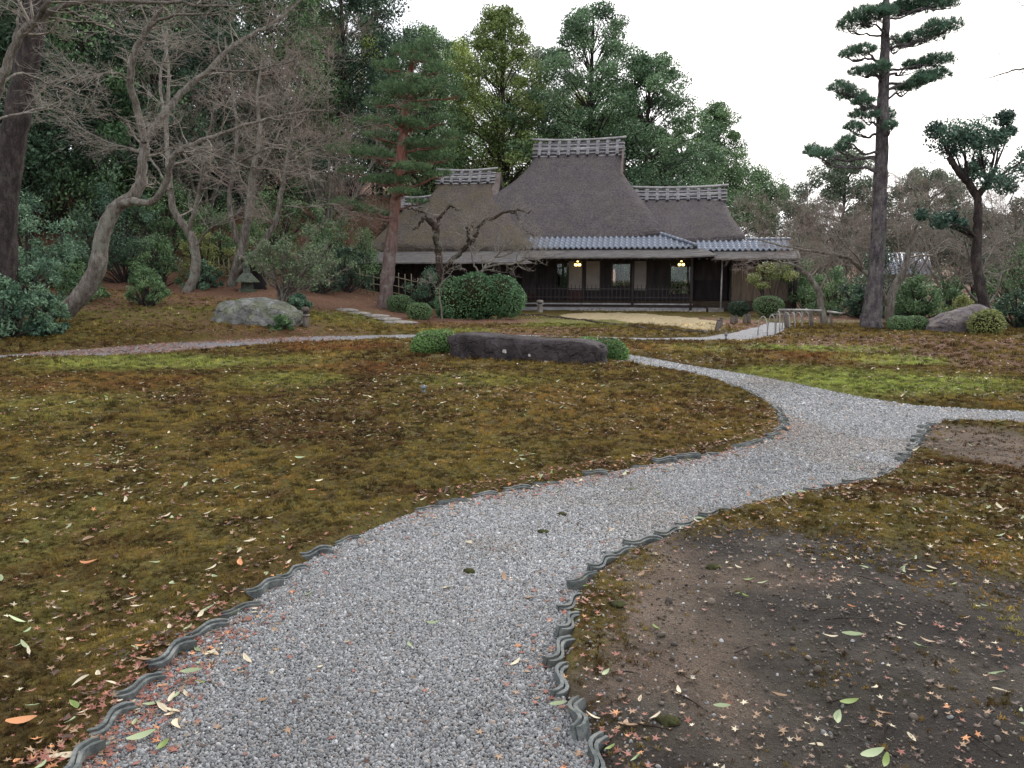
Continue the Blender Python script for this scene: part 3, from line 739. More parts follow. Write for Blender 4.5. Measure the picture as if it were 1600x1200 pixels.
# back wall with a wide opening on to the rear garden
boxp('wall', (-4.45, 6.4, 1.98), (6.75, 6.5, 2.6), M['dark_wood']); boxp('wall', (-4.45, 6.4, .1), (6.75, 6.5, .5), M['dark_wood'])
for x in (-3.4, -1.3, 1.1, 3.2): boxp('back_post', (x, 6.38, .1), (x + .12, 6.5, 2.5), M['dark_wood'])
# front wall plane at y = 1.5
W0, W1 = 1.5, 1.56
boxp('lintel', (-4.45, 1.44, 2.05), (2.9, 1.60, 2.22), M['post_wood']); boxp('upper_wall', (-4.45, 1.5, 2.22), (2.9, 1.56, 2.6), M['dark_wood'])
def shoji(x0, x1, z0, z1, mat='shoji', low='red_wood'):
    s = boxp('sliding_panel', (x0, W0, z0), (x1, W1, z1), M[mat])
    boxp('frame_rail', (x0, W0 - .02, z1 - .04), (x1, W0 - .003, z1), M['post_wood'], s); boxp('frame_rail', (x0, W0 - .02, z0), (x1, W0 - .003, z0 + .04), M['post_wood'], s)
    boxp('frame_stile', (x0, W0 - .02, z0 + .041), (x0 + .03, W0 - .003, z1 - .041), M['post_wood'], s); boxp('frame_stile', (x1 - .03, W0 - .02, z0 + .041), (x1, W0 - .003, z1 - .041), M['post_wood'], s)
    boxp('kick_board', (x0, W0 - .01, .37), (x1, W1 - .01, z0 - .003), M[low], s)
shoji(-4.4, -3.70, .62, 2.05, 'post_wood'); shoji(-2.36, -1.73, .74, 2.05); shoji(-1.60, -.96, .74, 2.05, 'shoji', 'dark_wood'); shoji(.46, 1.02, .74, 2.05, 'shoji', 'dark_wood')
def dark(x0, x1, z0=.37, z1=2.05, y=0.0): boxp('dark_door', (x0, W0 + y, z0), (x1, W1 + y, z1), M['dark_wood'])
def window(x0, x1, z0, z1):
    wn = boxp('window', (x0, W0 - .02, z1 - .03), (x1, W1 + .02, z1), M['dark_wood'])
    boxp('frame', (x0, W0 - .02, z0), (x1, W1 + .02, z0 + .03), M['dark_wood'], wn)
    boxp('frame', (x0, W0 - .02, z0 + .031), (x0 + .03, W1 + .02, z1 - .031), M['dark_wood'], wn); boxp('frame', (x1 - .03, W0 - .02, z0 + .031), (x1, W1 + .02, z1 - .031), M['dark_wood'], wn)
    boxp('pane', (x0 + .031, W0 + .02, z0 + .031), (x1 - .031, W0 + .026, z1 - .031), M['glass'], wn)
dark(-3.69, -2.88); window(-2.87, -2.60, .85, 1.92); window(-2.57, -2.39, .85, 1.80); dark(-2.87, -2.39, .37, .845); dark(-2.87, -2.6, 1.925); dark(-2.57, -2.39, 1.805)
dark(-1.725, -1.605); dark(-.955, -.47); window(-.46, .33, .93, 1.91); dark(-.46, .33, .37, .925); dark(-.46, .33, 1.915); dark(.335, .455)
dark(1.025, 1.99); window(2.0, 2.86, .60, 1.80); dark(2.0, 2.86, .37, .595); dark(2.0, 2.86, 1.805)
# boarded room on the right
for i in range(11):
    x = 4.52 + i * .203; boxp('wall_plank', (x, 1.0 - random.uniform(0, .012), .28), (x + .192, 1.05, 1.74), M['board'])
boxp('wall_rail', (4.5, .96, 1.742), (6.78, 1.06, 1.85), M['dark_wood']); boxp('transom', (4.5, 1.0, 1.852), (6.78, 1.05, 2.45), M['dark_wood'])
boxp('wall_sill', (4.5, .94, .16), (6.78, 1.06, .278), M['dark_wood'])
boxp('post', (5.72, .93, .17), (5.80, .995, 1.74), M['dark_wood'])
def post(x, y, z0, z1, r, mat='post_wood'):
    p = hp('post', MB().tube([(x, y, z0), (x, y, z1)], [r, r * .9], 8), M[mat], None, True)
    hp('footing', MB().tube([(x, y, z0 - .14), (x, y, z0 + .02)], [r * 2.4, r * 2.], 8), M['stone'], p)
for x, y in ((.47, -.12), (-4.5, -.2)): post(x, y, .1, 2.2, .05)
post(2.80, -.6, 0, 2.2, .05); post(3.97, -.6, .0, 2.1, .035, 'ridge_pole'); post(6.85, -.1, 0, 2.1, .09, 'dark_wood'); post(-7.5, -1.6, 0, 2.0, .05); post(-10.3, -1.6, 0, 2.0, .05); post(-4.75, -1.7, 0, 1.95, .04)
boxp('eave_beam', (-4.8, -.68, 2.1), (3.4, -.58, 2.2), M['dark_wood']); boxp('eave_beam', (3.5, -.66, 2.03), (6.9, -.56, 2.13), M['dark_wood'])
boxp('eave_beam', (-10.6, -1.65, 1.95), (-4.6, -1.55, 2.05), M['dark_wood'])
# picket railing along the veranda
rail = hp('railing', MB().box((-4.15, -.02, .84), (2.9, .02, .875)), M['iron'])
hp('rail', MB().box((-4.15, -.02, .50), (2.9, .02, .53)), M['iron'], rail)
hp('base_rail', MB().box((-4.15, -.035, .215), (2.9, .035, .27)), M['ridge_pole'], rail); hp('base_rail', MB().box((-4.15, -.035, .11), (2.9, .035, .14)), M['post_wood'], rail)
PK = MB().box((-.011, -.011, 0), (.011, .011, .88)).mesh('picket', M['iron'])
for i in range(42): link('picket', PK, rail, (-4.1 + i * .17, 0, .141))
# stones along the foot of the terrace
for i in range(30):
    V, Fc = ico(2); r_ = random.uniform(.07, .12)
    V = V * (1 + (n3(V + i * 3.1, 1.2)[:, None] - .5) * .8) * np.array([r_ * 1.3, r_, r_ * .85])
    o = hp('foot_stone', MB().add(V, Fc), M['stone'], None, True); o.location = (-1.6 + i * .168, -.47 - random.uniform(0, .05), -.03)
boxp('step_stone', (3.5, -.5, -.05), (4.1, -.1, .12), M['stone'])
boxp('sill_beam', (3.45, .2, .02), (6.8, .5, .16), M['dark_wood'])

# lit hanging lamps under the eaves
for lb, lx, ly in (('small lit brass lamp hanging in front of the paler sliding panels', -1.86, .55), ('small lit brass lamp hanging by the eave post on the right', 2.42, .5)):
    wp = house.matrix_basis @ Vector((0, 0, 0))
    c_, s_ = math.cos(HA), math.sin(HA); p = (HO[0] + lx * c_ - ly * s_, HO[1] + lx * s_ + ly * c_, 1.78)
    l = thing('hanging_lamp', lb, 'lamp', p, HA, 'lit lamps under the eaves')
    part('rod', MB().tube([(0, 0, .2), (0, 0, .72)], .012, 6), M['iron'], l); part('ring', MB().tube([(.11 * math.cos(a), .11 * math.sin(a), .14) for a in np.linspace(0, 6.283, 13)], .012, 5, False), M['iron'], l)
    part('hub', MB().tube([(0, 0, .1), (0, 0, .16), (0, 0, .22)], [.03, .05, .015], 8), M['iron'], l)
    for a in range(4):
        an = a * math.pi / 2 + .5; bx_, by_ = .11 * math.cos(an), .11 * math.sin(an)
        part('arm', MB().tube([(0, 0, .15), (bx_ * .6, by_ * .6, .17), (bx_, by_, .13)], .009, 5), M['iron'], l)
        V, Fc = ico(2, .042); b = part('bulb', MB().add(V * [1, 1, 1.35], Fc), M['bulb'], l, None, True); b.location = (bx_, by_, .07)
    V, Fc = ico(2, .04); b = part('bulb', MB().add(V, Fc), M['bulb'], l, None, True); b.location = (0, 0, .2)
# ------------------------------------------------------------------ plants
def crom(P, n):
    P = np.asarray(P, float)
    if len(P) == 2: return P[0] + (P[1] - P[0]) * np.linspace(0, 1, n)[:, None]
    Q = np.vstack([2 * P[0] - P[1], P, 2 * P[-1] - P[-2]]); u = np.linspace(0, len(P) - 1 - 1e-6, n); i = u.astype(int); t = (u - i)[:, None]
    a, b, c, d = Q[i], Q[i + 1], Q[i + 2], Q[i + 3]
    return .5 * (2 * b + (c - a) * t + (2 * a - 5 * b + 4 * c - d) * t * t + (3 * b - a - 3 * c + d) * t ** 3)
class Wood:
    """collects limbs; thick ones and fine twigs go to two meshes"""
    def __init__(s, seed): s.r = np.random.RandomState(seed); s.limbs = []; s.tw = {}; s.allb = []
    def limb(s, P, r0, r1, n=None, k=10, wob=.0, pw=1.0):
        n = n or max(8, len(P) * 4); C = crom(P, n)
        if wob: C[1:] += s.r.normal(0, wob, (n - 1, 3))
        R = r1 + (r0 - r1) * (1 - np.linspace(0, 1, n)) ** pw
        s.limbs.append((C, R, k)); s.allb.append((C, R)); return C, R
    def twig(s, C, R, level):
        s.tw.setdefault(len(C), []).append((C, R))
    def sprout(s, C, R, n, L, lv, t0=.25, up=.25, spread=1.0, curl=.25, mx=2, rmin=.0022, flat=0., rk=.5, kids=(9, 7, 5), lf=.55, bias=None):
        m = len(C); r = s.r
        for q in range(n):
            t = t0 + (1 - t0) * r.rand() ** .8; f = t * (m - 1); i = min(int(f), m - 2); p = C[i] + (C[i + 1] - C[i]) * (f - i)
            tg = C[i + 1] - C[i]; tg = tg / (np.linalg.norm(tg) + 1e-9)
            v = r.normal(0, 1, 3); v -= tg * v.dot(tg); v /= np.linalg.norm(v) + 1e-9
            d = tg * r.uniform(.35, .9) + v * spread * r.uniform(.6, 1.1); d[2] = d[2] * (1 - flat) + up
            if bias is not None: d = d + bias
            d /= np.linalg.norm(d)
            ln = L * r.uniform(.55, 1.15) * (1.15 - .5 * t); npt = (7, 6, 5, 4)[min(lv, 3)]
            st = ln / (npt - 1); pts = [p]
            for j in range(npt - 1):
                d = d + r.normal(0, curl, 3) * (.6 if j else .2) + np.array([0, 0, up * .12]); d /= np.linalg.norm(d); pts.append(pts[-1] + d * st)
            rr = max(rmin, R[i] * rk * r.uniform(.6, 1)) if lv == 0 else max(rmin, R[i] * .6)
            pts = np.array(pts); ra = np.linspace(rr, rmin * .8, npt)
            s.twig(pts, ra, lv)
            if lv < mx: s.sprout(pts, ra, kids[lv], ln * lf, lv + 1, .15, up * .8, spread, curl, mx, rmin, flat, .6, kids, lf, bias)
    def build(s, parent, off, bark, twigm, name='trunk', tname='twigs'):
        m = MB()
        for C, R, k in s.limbs:
            V, Fc = tubes(C[None], R[None], k)
            c = np.repeat(C, k, 0); V = c + (V - c) * (1 + (n3(V * 1.0, 2.3) - .5)[:, None] * .55 + (n3(V * 1.0, 8.) - .5)[:, None] * .45)
            m.add(V, Fc)
        part(name, m, bark, parent, off, True)
        if s.tw:
            m = MB()
            for n, L in s.tw.items():
                V, Fc = tubes(np.array([a for a, b in L]), np.array([b for a, b in L]), 3); m.add(V, Fc)
            o = part(tname, m, twigm, parent, off, True); o['kind'] = 'stuff'
def leaves(mb, c, a, nrm, ln, wd, col):
    """one rhombic leaf per row"""
    b = np.cross(a, nrm); b /= np.linalg.norm(b, axis=1, keepdims=True) + 1e-9
    a = a / (np.linalg.norm(a, axis=1, keepdims=True) + 1e-9)
    l = np.asarray(ln)[:, None]; w_ = np.asarray(wd)[:, None]
    V = np.stack([c - a * l * .5, c + b * w_ * .5 + a * l * .05, c + a * l * .5, c - b * w_ * .5 + a * l * .05], 1).reshape(-1, 3)
    mb.add(V, np.arange(len(V)).reshape(-1, 4), np.repeat(col, 4, 0))
def cloud(mb, rng, C, R, n, size, asp, c1, c2, up=.4, fill=.45, jit=.28, droop=0.):
    """leaf clumps: centre, radii(3), leaves in each"""
    c1 = np.asarray(c1[:3]); c2 = np.asarray(c2[:3])
    for ctr, rad in zip(C, R):
        d = rng.normal(0, 1, (n, 3)); d /= np.linalg.norm(d, axis=1, keepdims=True)
        rr = (fill + (1 - fill) * rng.rand(n) ** .6) * (1 + .5 * (n3(d * 1.0 + ctr, 1.7) - .5))
        p = ctr + d * rr[:, None] * np.asarray(rad)
        nr = d * .8 + rng.normal(0, .55, (n, 3)); nr[:, 2] += up
        a = rng.normal(0, 1, (n, 3)) + d * .5; a[:, 2] -= droop
        t = np.clip(rng.normal(.5, .3) + rng.normal(0, .2, n), 0, 1)[:, None]
        col = (c1 * (1 - t) + c2 * t) * np.exp(rng.normal(0, jit, (n, 1)))
        leaves(mb, p, a, nr, size * rng.uniform(.7, 1.3, n), size * asp * rng.uniform(.7, 1.3, n), col)
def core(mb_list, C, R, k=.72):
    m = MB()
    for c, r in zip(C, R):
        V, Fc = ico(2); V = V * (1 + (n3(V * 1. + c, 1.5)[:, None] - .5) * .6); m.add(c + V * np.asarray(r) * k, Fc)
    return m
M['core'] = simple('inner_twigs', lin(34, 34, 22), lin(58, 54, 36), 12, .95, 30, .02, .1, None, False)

GREENS = dict(dark=(lin(46, 66, 52), lin(86, 110, 82)), cedar=(lin(66, 92, 66), lin(118, 144, 104)), hinoki=(lin(84, 102, 52), lin(134, 148, 84)),
              lime=(lin(124, 142, 70), lin(184, 194, 116)), blue=(lin(70, 98, 78), lin(120, 148, 116)), mid=(lin(66, 94, 60), lin(120, 146, 98)),
              grey=(lin(80, 92, 74), lin(122, 132, 108)), olive=(lin(96, 106, 58), lin(150, 154, 92)), hedge=(lin(64, 98, 62), lin(124, 158, 112)),
              azalea=(lin(58, 88, 44), lin(116, 148, 80)), rust=(lin(120, 78, 52), lin(160, 112, 76)))  # tree greens lightened toward grey: haze put into the leaf colour

def clump_tree(name, label, cat, b, H, W, cb, kind, seed, shape='cone', nC=46, cr=.75, nl=300, leaf=.13, asp=.5, group=None, trunk_r=None, bark='bark_dark', fill=.45, flat=.7):
    """evergreen with a stem, limbs and separate clumps of foliage"""
    rng = np.random.RandomState(seed); t = thing(name, label, cat, b, 0, group)
    wd = Wood(seed); tr = trunk_r or H * .022
    top = np.array([rng.normal(0, H * .015), rng.normal(0, H * .015), H * .97])
    C0, R0 = wd.limb([(0, 0, -.3), (rng.normal(0, .1), rng.normal(0, .1), H * .3), (rng.normal(0, .15), rng.normal(0, .15), H * .65), top], tr, tr * .15, 16, 8)
    Cs, Rs = [], []
    for i in range(nC):
        u = (i + rng.rand()) / nC; z = cb + (H - cb) * u
        if shape == 'cone': pr = (1 - u) ** .62 * (1 - .35 * (u < .08)) + .06
        elif shape == 'round': pr = math.sqrt(max(.02, 1 - (2 * u - .85) ** 2 / 1.35))
        elif shape == 'cedar': pr = (1 - u) ** .68 * (.55 + .45 * abs(math.sin(u * 15 + seed))) + .09
        else: pr = (1 - u ** 2.2) * (.55 + .45 * math.sin(u * 9 + seed)) + .08
        an = i * 2.4 + rng.normal(0, .5); rad = W * .5 * pr * (rng.rand() ** .4) * rng.uniform(.75, 1.12)
        c = np.array([math.cos(an) * rad, math.sin(an) * rad, z - rad * .12])
        k = cr * rng.uniform(.65, 1.3) * (1 - .35 * u)
        Cs.append(c); Rs.append((k, k, k * flat))
        f = max(0.05, min(.95, (z - .08 * H) / H)); j = int(f * 15); p0 = C0[j]
        if rad > .4: wd.limb([p0, p0 * .5 + c * .5 + [0, 0, .1], c], max(.02, tr * .28 * (1 - u * .7)), .012, 7, 5)
    wd.build(t, (0, 0, 0), M[bark], M['twig'])
    mb = MB(); cloud(mb, rng, Cs, Rs, nl, leaf, asp, *GREENS[kind], up=.3, fill=fill)
    part('crown', mb, M['leaf'], t, (0, 0, 0)); return t
def copy_tree(o, label, loc, rz, sc, group=None):
    r = o.copy(); COL.objects.link(r); r.location = loc; r.rotation_euler = (0, 0, rz); r.scale = sc; r['label'] = label
    if group: r['group'] = group
    for ch in o.children:
        c = ch.copy(); COL.objects.link(c); c.parent = r
    return r
def tree_h(px, ytop, d):
    b = base(px, d); return b, at(px, ytop, d)[2] - b[2]

BG = 'tall evergreens behind the house'
for nm, lb, px, yt, d, wpx, cby, kind, sh, nC, cr, fl in [
    ('cypress_tree', 'tall slender olive-green cypress behind the gap between the two left roofs', 780, 14, 50, 270, 310, 'hinoki', 'cedar', 150, .95, .7),
    ('cedar_tree', 'tallest dark cedar with bulging tiers right behind the main ridge', 918, 12, 49, 370, 300, 'cedar', 'cedar', 150, 1.0, .62),
    ('cedar_tree', 'broad dark cedar just right of the main roof, second in height', 1004, 88, 47, 320, 335, 'cedar', 'cedar', 130, 1.0, .62),
    ('cypress_tree', 'pointed grey-green cypress standing behind the right wing ridge', 1106, 164, 57, 200, 340, 'mid', 'cedar', 90, .9, .7),
    ('broadleaf_tree', 'broad green tree sloping down to the right behind the right wing', 1142, 258, 60, 190, 350, 'mid', 'round', 70, 1., .8),
    ('broadleaf_tree', 'round-topped green tree behind the top of the red pine', 668, 46, 48, 170, 330, 'mid', 'round', 110, .9, .75),
    ('bamboo_clump', 'feathery yellow-green foliage between the red pine and the tall cypress', 722, 70, 55, 150, 330, 'lime', 'round', 110, 1., .9),
    ('broadleaf_tree', 'thin grey-green tree between the cypress and the tallest cedar', 850, 80, 58, 210, 320, 'grey', 'round', 120, .95, .8),
    ('broadleaf_tree', 'low pale green tree beyond the right end of the tiled eaves', 1200, 290, 62, 180, 400, 'grey', 'round', 64, .85, .8),
    ('broadleaf_tree', 'small dark tree between the right wing and the bare thicket', 1056, 200, 52, 120, 340, 'mid', 'round', 46, .7, .8),
    ('broadleaf_tree', 'lower olive tree filling the gap beneath the tallest cedar', 880, 150, 56, 200, 330, 'hinoki', 'round', 90, .95, .8),
    ('broadleaf_tree', 'lower dark tree between the two cedars', 965, 170, 55, 170, 340, 'mid', 'round', 80, .9, .8),
    ('evergreen_tree', 'rounded grey-green tree left of the tall pine on the right', 1302, 238, 54, 150, 400, 'grey', 'round', 120, .85, .8),
    ('evergreen_tree', 'rounded grey-green tree just right of the tall pine trunk', 1430, 268, 52, 170, 405, 'grey', 'round', 120, .85, .8),
    ('evergreen_tree', 'dark low tree between the right-hand trees', 1510, 330, 47, 120, 410, 'dark', 'round', 44, .8, .8),
    ('evergreen_tree', 'dark leafy tree at the right edge of the view', 1610, 290, 40, 110, 400, 'dark', 'round', 44, .75, .8)]:
    b, H = tree_h(px, yt, d); cb = max(.8, at(px, cby, d)[2] - b[2])
    clump_tree(nm, lb, nm.split('_')[1] if 'bamboo' not in nm else 'bamboo', b, H, wpx * d / F, cb, kind, px, sh, nC, cr, 300 if nC < 70 else 330, .15, .5, BG, None, 'bark_dark', .4, fl)

# dark wood on the slope at the left: two models, each tree its own copy
WOOD = 'evergreens of the dark wood on the left slope'
protoA = protoB = protoC = None
rng = np.random.RandomState(5)
spots = [(-60, 27, 12.5), (60, 29, 12.8), (165, 31, 12.5), (265, 33, 13.2), (360, 36, 13.0), (455, 40, 13.5), (545, 44, 13.6), (600, 50, 13.2),
         (-10, 36, 15), (110, 38, 15), (215, 40, 15), (315, 43, 15.5), (410, 46, 15.5), (500, 50, 16), (-110, 33, 14), (20, 46, 17), (170, 48, 17), (290, 52, 18)]
for i, (px, d, H) in enumerate(spots):
    b = base(px, d); b[2] -= .2; kd = i % 3
    where = ('front row' if i < 8 or i == 14 else 'second row' if i < 14 else 'back row'); side = ['at its far left end', 'left part', 'in the middle', 'right part', 'at its right end'][min(4, max(0, int((px + 110) / 145)))]
    lb = 'dark evergreen of the left wood, %s, %s from the left' % (where, ('first','second','third','fourth','fifth','sixth','seventh','eighth','ninth')[sorted(p for p, _, _ in (spots[:8] + [spots[14]] if where == 'front row' else spots[8:14] if where == 'second row' else spots[15:])).index(px)])
    if i < 3:
        o = clump_tree('evergreen_tree', lb, 'tree', b, H, (7.2, 6.4, 6.8)[i], (1.6, 2.2, 1.2)[i], ('dark', 'dark', 'mid')[i], 300 + i, ('round', 'tier', 'round')[i], (84, 76, 84)[i], 1.0, 330, .15, .5, WOOD, .2, 'bark_dark', .35, .75)
        if i == 0: protoA = o
        elif i == 1: protoB = o
        else: protoC = o
    else:
        src = (protoA, protoB, protoC)[kd]; hs = H / (12.5, 12.8, 12.5)[kd]
        copy_tree(src, lb, b, rng.uniform(0, 6.28), (hs * rng.uniform(.9, 1.15), hs * rng.uniform(.9, 1.15), hs), WOOD)
# feathery bamboo over the wood
for lb, px, yt, d in (('feathery pale bamboo leaning over the wood, left one', 530, 16, 47), ('feathery pale bamboo leaning over the wood, right one', 588, 52, 49)):
    b, H = tree_h(px, yt, d); clump_tree('bamboo_clump', lb, 'bamboo', b, H, 4.2, H * .45, 'lime', px, 'cone', 60, .62, 200, .17, .25, 'bamboo over the wood', .07, 'bark_dark', .2, .9)

# far wood closing the horizon
rng = np.random.RandomState(77); Cs, Rs = [], []
for i in range(230):
    a = rng.uniform(-1.05, 1.05); d = rng.uniform(72, 95); x, y = math.sin(a) * d, math.cos(a) * d
    h = rng.uniform(1, 5.2); Cs.append(np.array([x, y, Tz(x, y) + h])); k = rng.uniform(1.6, 2.8); Rs.append((k, k, k * .85))
mb = MB(); cloud(mb, rng, Cs, Rs, 260, .42, .6, *GREENS['grey'], up=.3, fill=.4)
tag(link('far_wood', mb.mesh('far_wood', M['leaf'])), 'far-off wood closing the horizon', None, None, 'stuff')

# ---- pines
def needle_pads(mb, rng, pads, dens, nl=.12, c1=lin(58, 84, 62), c2=lin(104, 132, 96)):
    c1 = np.asarray(c1[:3]); c2 = np.asarray(c2[:3])
    for c, (rx, ry, rz) in pads:
        n = int(dens * rx * ry) + 8
        a = rng.uniform(0, 6.283, n); r_ = np.sqrt(rng.rand(n)); lob = .72 + .55 * fbm(np.cos(a) * 1.6 + c[0] * 3, np.sin(a) * 1.6 + c[1] * 3, 3)
        x, y = np.cos(a) * r_ * lob, np.sin(a) * r_ * lob
        z = (1 - np.minimum(1, r_) ** 2) ** .5 * rng.uniform(-.25, 1.0, n) + (fbm(x * 3 + c[0], y * 3 + c[2], 3) - .5) * .9
        p = c + np.stack([x * rx, y * ry, z * rz], -1)
        k = 13
        d = rng.normal(0, .62, (n, k, 3)); d[..., 2] += .75; d[..., 0] += (x * .5)[:, None]; d[..., 1] += (y * .5)[:, None]
        d /= np.linalg.norm(d, axis=2, keepdims=True); L = nl * rng.uniform(.7, 1.25, (n, k, 1))
        s_ = np.cross(d, rng.normal(0, 1, (n, k, 3))); s_ /= np.linalg.norm(s_, axis=2, keepdims=True)
        pp = np.broadcast_to(p[:, None, :], d.shape) + d * L * .05
        V = np.stack([pp - s_ * .0055, pp + s_ * .0055, pp + d * L], 2).reshape(-1, 3)
        t = np.clip(rng.normal(.45, .3, (n, 1)), 0, 1); col = (c1 * (1 - t) + c2 * t) * np.exp(rng.normal(0, .2, (n, 1)))
        mb.add(V, np.arange(len(V)).reshape(-1, 3), np.repeat(col, k * 3, 0))
def pine(name, label, trunk, d, pads, bark, seed, dens, k, rz_depth=1.0, c1=None, c2=None, low=None, jx=0.):
    rng = np.random.RandomState(seed)
    b = base(trunk[0][0], d); t = thing(name, label, 'pine tree', b, 0); wd = Wood(seed)
    P = [at(px, py, d) for px, py, _ in trunk]; P[0] = b + [0, 0, -.15]
    C, _ = wd.limb(P, 1, 1, 60, 14, .006); yy = [p[2] for p in P]
    R = np.interp(C[:, 2], yy, [r_ * d / F for _, _, r_ in trunk]); wd.limbs[-1] = (C, R, 16)
    pl = []
    for q in pads:
        px, py, rx, ry = q[:4]; px += rng.normal(0, jx); py += rng.normal(0, jx * .4); rx *= rng.uniform(1 - jx * .04, 1 + jx * .03); off = q[4] if len(q) > 4 else rng.uniform(-.9, .9) * rz_depth
        c = at(px, py, d + off); sx = rx * d / F; sz = ry * d / F
        i = int(np.argmin(np.abs(C[:, 2] - (c[2] - .22 - .05 * abs(c[0] - np.interp(c[2], C[:, 2], C[:, 0])))))); p0 = C[i]
        pl.append((c, (sx * 1.08, max(.35, sx * rng.uniform(.8, 1.15)), sz * 1.2)))
        e = c - [0, 0, sz * .45]; md = p0 * .5 + e * .5 + [0, rng.normal(0, .08), rng.uniform(-.12, .1)]
        Cb, Rb = wd.limb([p0, p0 * .75 + e * .25 + rng.normal(0, .05, 3), md, e * .8 + p0 * .2 + rng.normal(0, .06, 3), e + (e - md) * .25], max(.03, R[i] * .3), .014, 12, 6, .012)
        for _ in range(5):
            s0 = Cb[rng.randint(5, 11)]; a = rng.uniform(0, 6.28); r_ = rng.uniform(.4, .9)
            wd.limb([s0, s0 * .5 + (c + [math.cos(a) * sx * r_, math.sin(a) * sx * r_, 0]) * .5 - [0, 0, .05], c + [math.cos(a) * sx * r_, math.sin(a) * sx * r_, sz * .1]], .018, .006, 6, 4, .01)
    wd.build(t, b, M[bark], M['twig'])
    mb = MB(); needle_pads(mb, rng, pl, dens, .125 if not low else low, c1 or lin(60, 88, 72), c2 or lin(108, 140, 112)); part('crown', mb, M['needle'], t, b); return t
pine('black_pine', 'tall straight pine with cloud-shaped tiers beside the path railing on the right',
     [(1360, 522, 20), (1361, 500, 15.5), (1364, 470, 13), (1369, 420, 11.5), (1374, 330, 10.3), (1377, 250, 9.5), (1380, 150, 8), (1383, 80, 6.8), (1385, 0, 5), (1386, -70, 2.5)], 22.2,
     [(1332, 42, 24, 15), (1352, 28, 26, 12), (1375, 22, 20, 10), (1440, 10, 40, 12), (1475, 8, 20, 12), (1408, 20, 22, 9), (1470, 46, 27, 13), (1440, 62, 26, 11), (1402, 72, 20, 14),
      (1328, 86, 14, 9), (1350, 80, 16, 8), (1352, 114, 22, 7), (1372, 108, 14, 7), (1466, 98, 22, 12), (1432, 104, 20, 8), (1456, 120, 24, 10), (1418, 138, 20, 7), (1440, 128, 18, 7),
      (1312, 140, 16, 10), (1330, 152, 20, 11), (1350, 160, 14, 6), (1350, 182, 20, 9), (1384, 184, 12, 13), (1392, 198, 7, 7), (1334, 202, 13, 9), (1325, 222, 10, 7), (1315, 234, 12, 7),
      (1268, 238, 12, 10), (1284, 243, 14, 8), (1360, -30, 40, 14), (1410, -35, 40, 14), (1386, -62, 24, 14)], 'bark_pine', 41, 1250, 22, 1.0)
pine('red_pine', 'slightly leaning red-barked pine with soft layered foliage in front of the left wing',
     [(602, 474, 12), (605, 440, 10.5), (610, 390, 9.5), (617, 330, 8.6), (624, 265, 7.6), (631, 200, 6.2), (637, 150, 5.5), (643, 105, 4), (648, 80, 2)], 27,
     [(655, 92, 26, 12), (632, 108, 26, 10), (682, 112, 26, 10), (605, 140, 26, 9), (665, 135, 34, 10), (700, 150, 24, 9), (585, 168, 30, 9), (625, 170, 26, 8), (690, 180, 34, 9), (655, 192, 26, 7),
      (575, 200, 32, 9), (612, 212, 24, 8), (700, 212, 28, 9), (660, 226, 34, 9), (560, 236, 30, 9), (592, 250, 28, 8), (680, 246, 30, 8), (648, 258, 22, 7), (555, 275, 30, 9), (590, 288, 28, 8), (665, 276, 26, 7),
      (540, 312, 26, 8), (575, 325, 28, 8), (606, 340, 24, 7), (642, 300, 20, 6), (650, 318, 16, 5), (640, 96, 30, 12, -.5), (648, 75, 22, 12, 0), (668, 80, 22, 10, .3), (628, 85, 20, 10, .3), (640, 128, 34, 9, -.8), (628, 152, 30, 9, -.9), (645, 160, 26, 8, .8), (622, 190, 26, 8, -.9), (648, 208, 26, 8, .9), (615, 232, 22, 7, 1.), (640, 240, 22, 7, 1.)], 'bark_red', 42, 560, 12, 1.3, lin(64, 88, 60), lin(112, 138, 94), None, 9.)

# ---- bare trees with limbs measured in the view
def bare(name, label, cat, b_px, d, limbs, seed, tw, bark='bark_maple', twm='twig', group=None, wob=.012, thin=.8, gb=None):
    """limbs: list of (points[(px,py,depth offset)], r0, r1); tw: (n, L, kids...)"""
    b = base(b_px, d) if gb is None else gb; t = thing(name, label, cat, b, 0, group); wd = Wood(seed)
    for i, (P, r0, r1) in enumerate(limbs):
        Q = [at(p[0], p[1], d + (p[2] if len(p) > 2 else 0)) for p in P]
        if i == 0: Q[0] = b + np.array([0, 0, -.12])
        C, R = wd.limb(Q, r0 * thin, r1 * thin, None, 10 if r0 > .05 else 6, wob)
        wd.sprout(C, R, tw[0] if i else max(2, tw[0] // 4), tw[1], 0, .3 if i else .7, **tw[2])
    wd.build(t, b, M[bark], M[twm]); return t
MT = dict(up=.12, spread=1.1, curl=.24, mx=2, flat=.5, kids=(7, 5, 0), lf=.6, rmin=.0026)
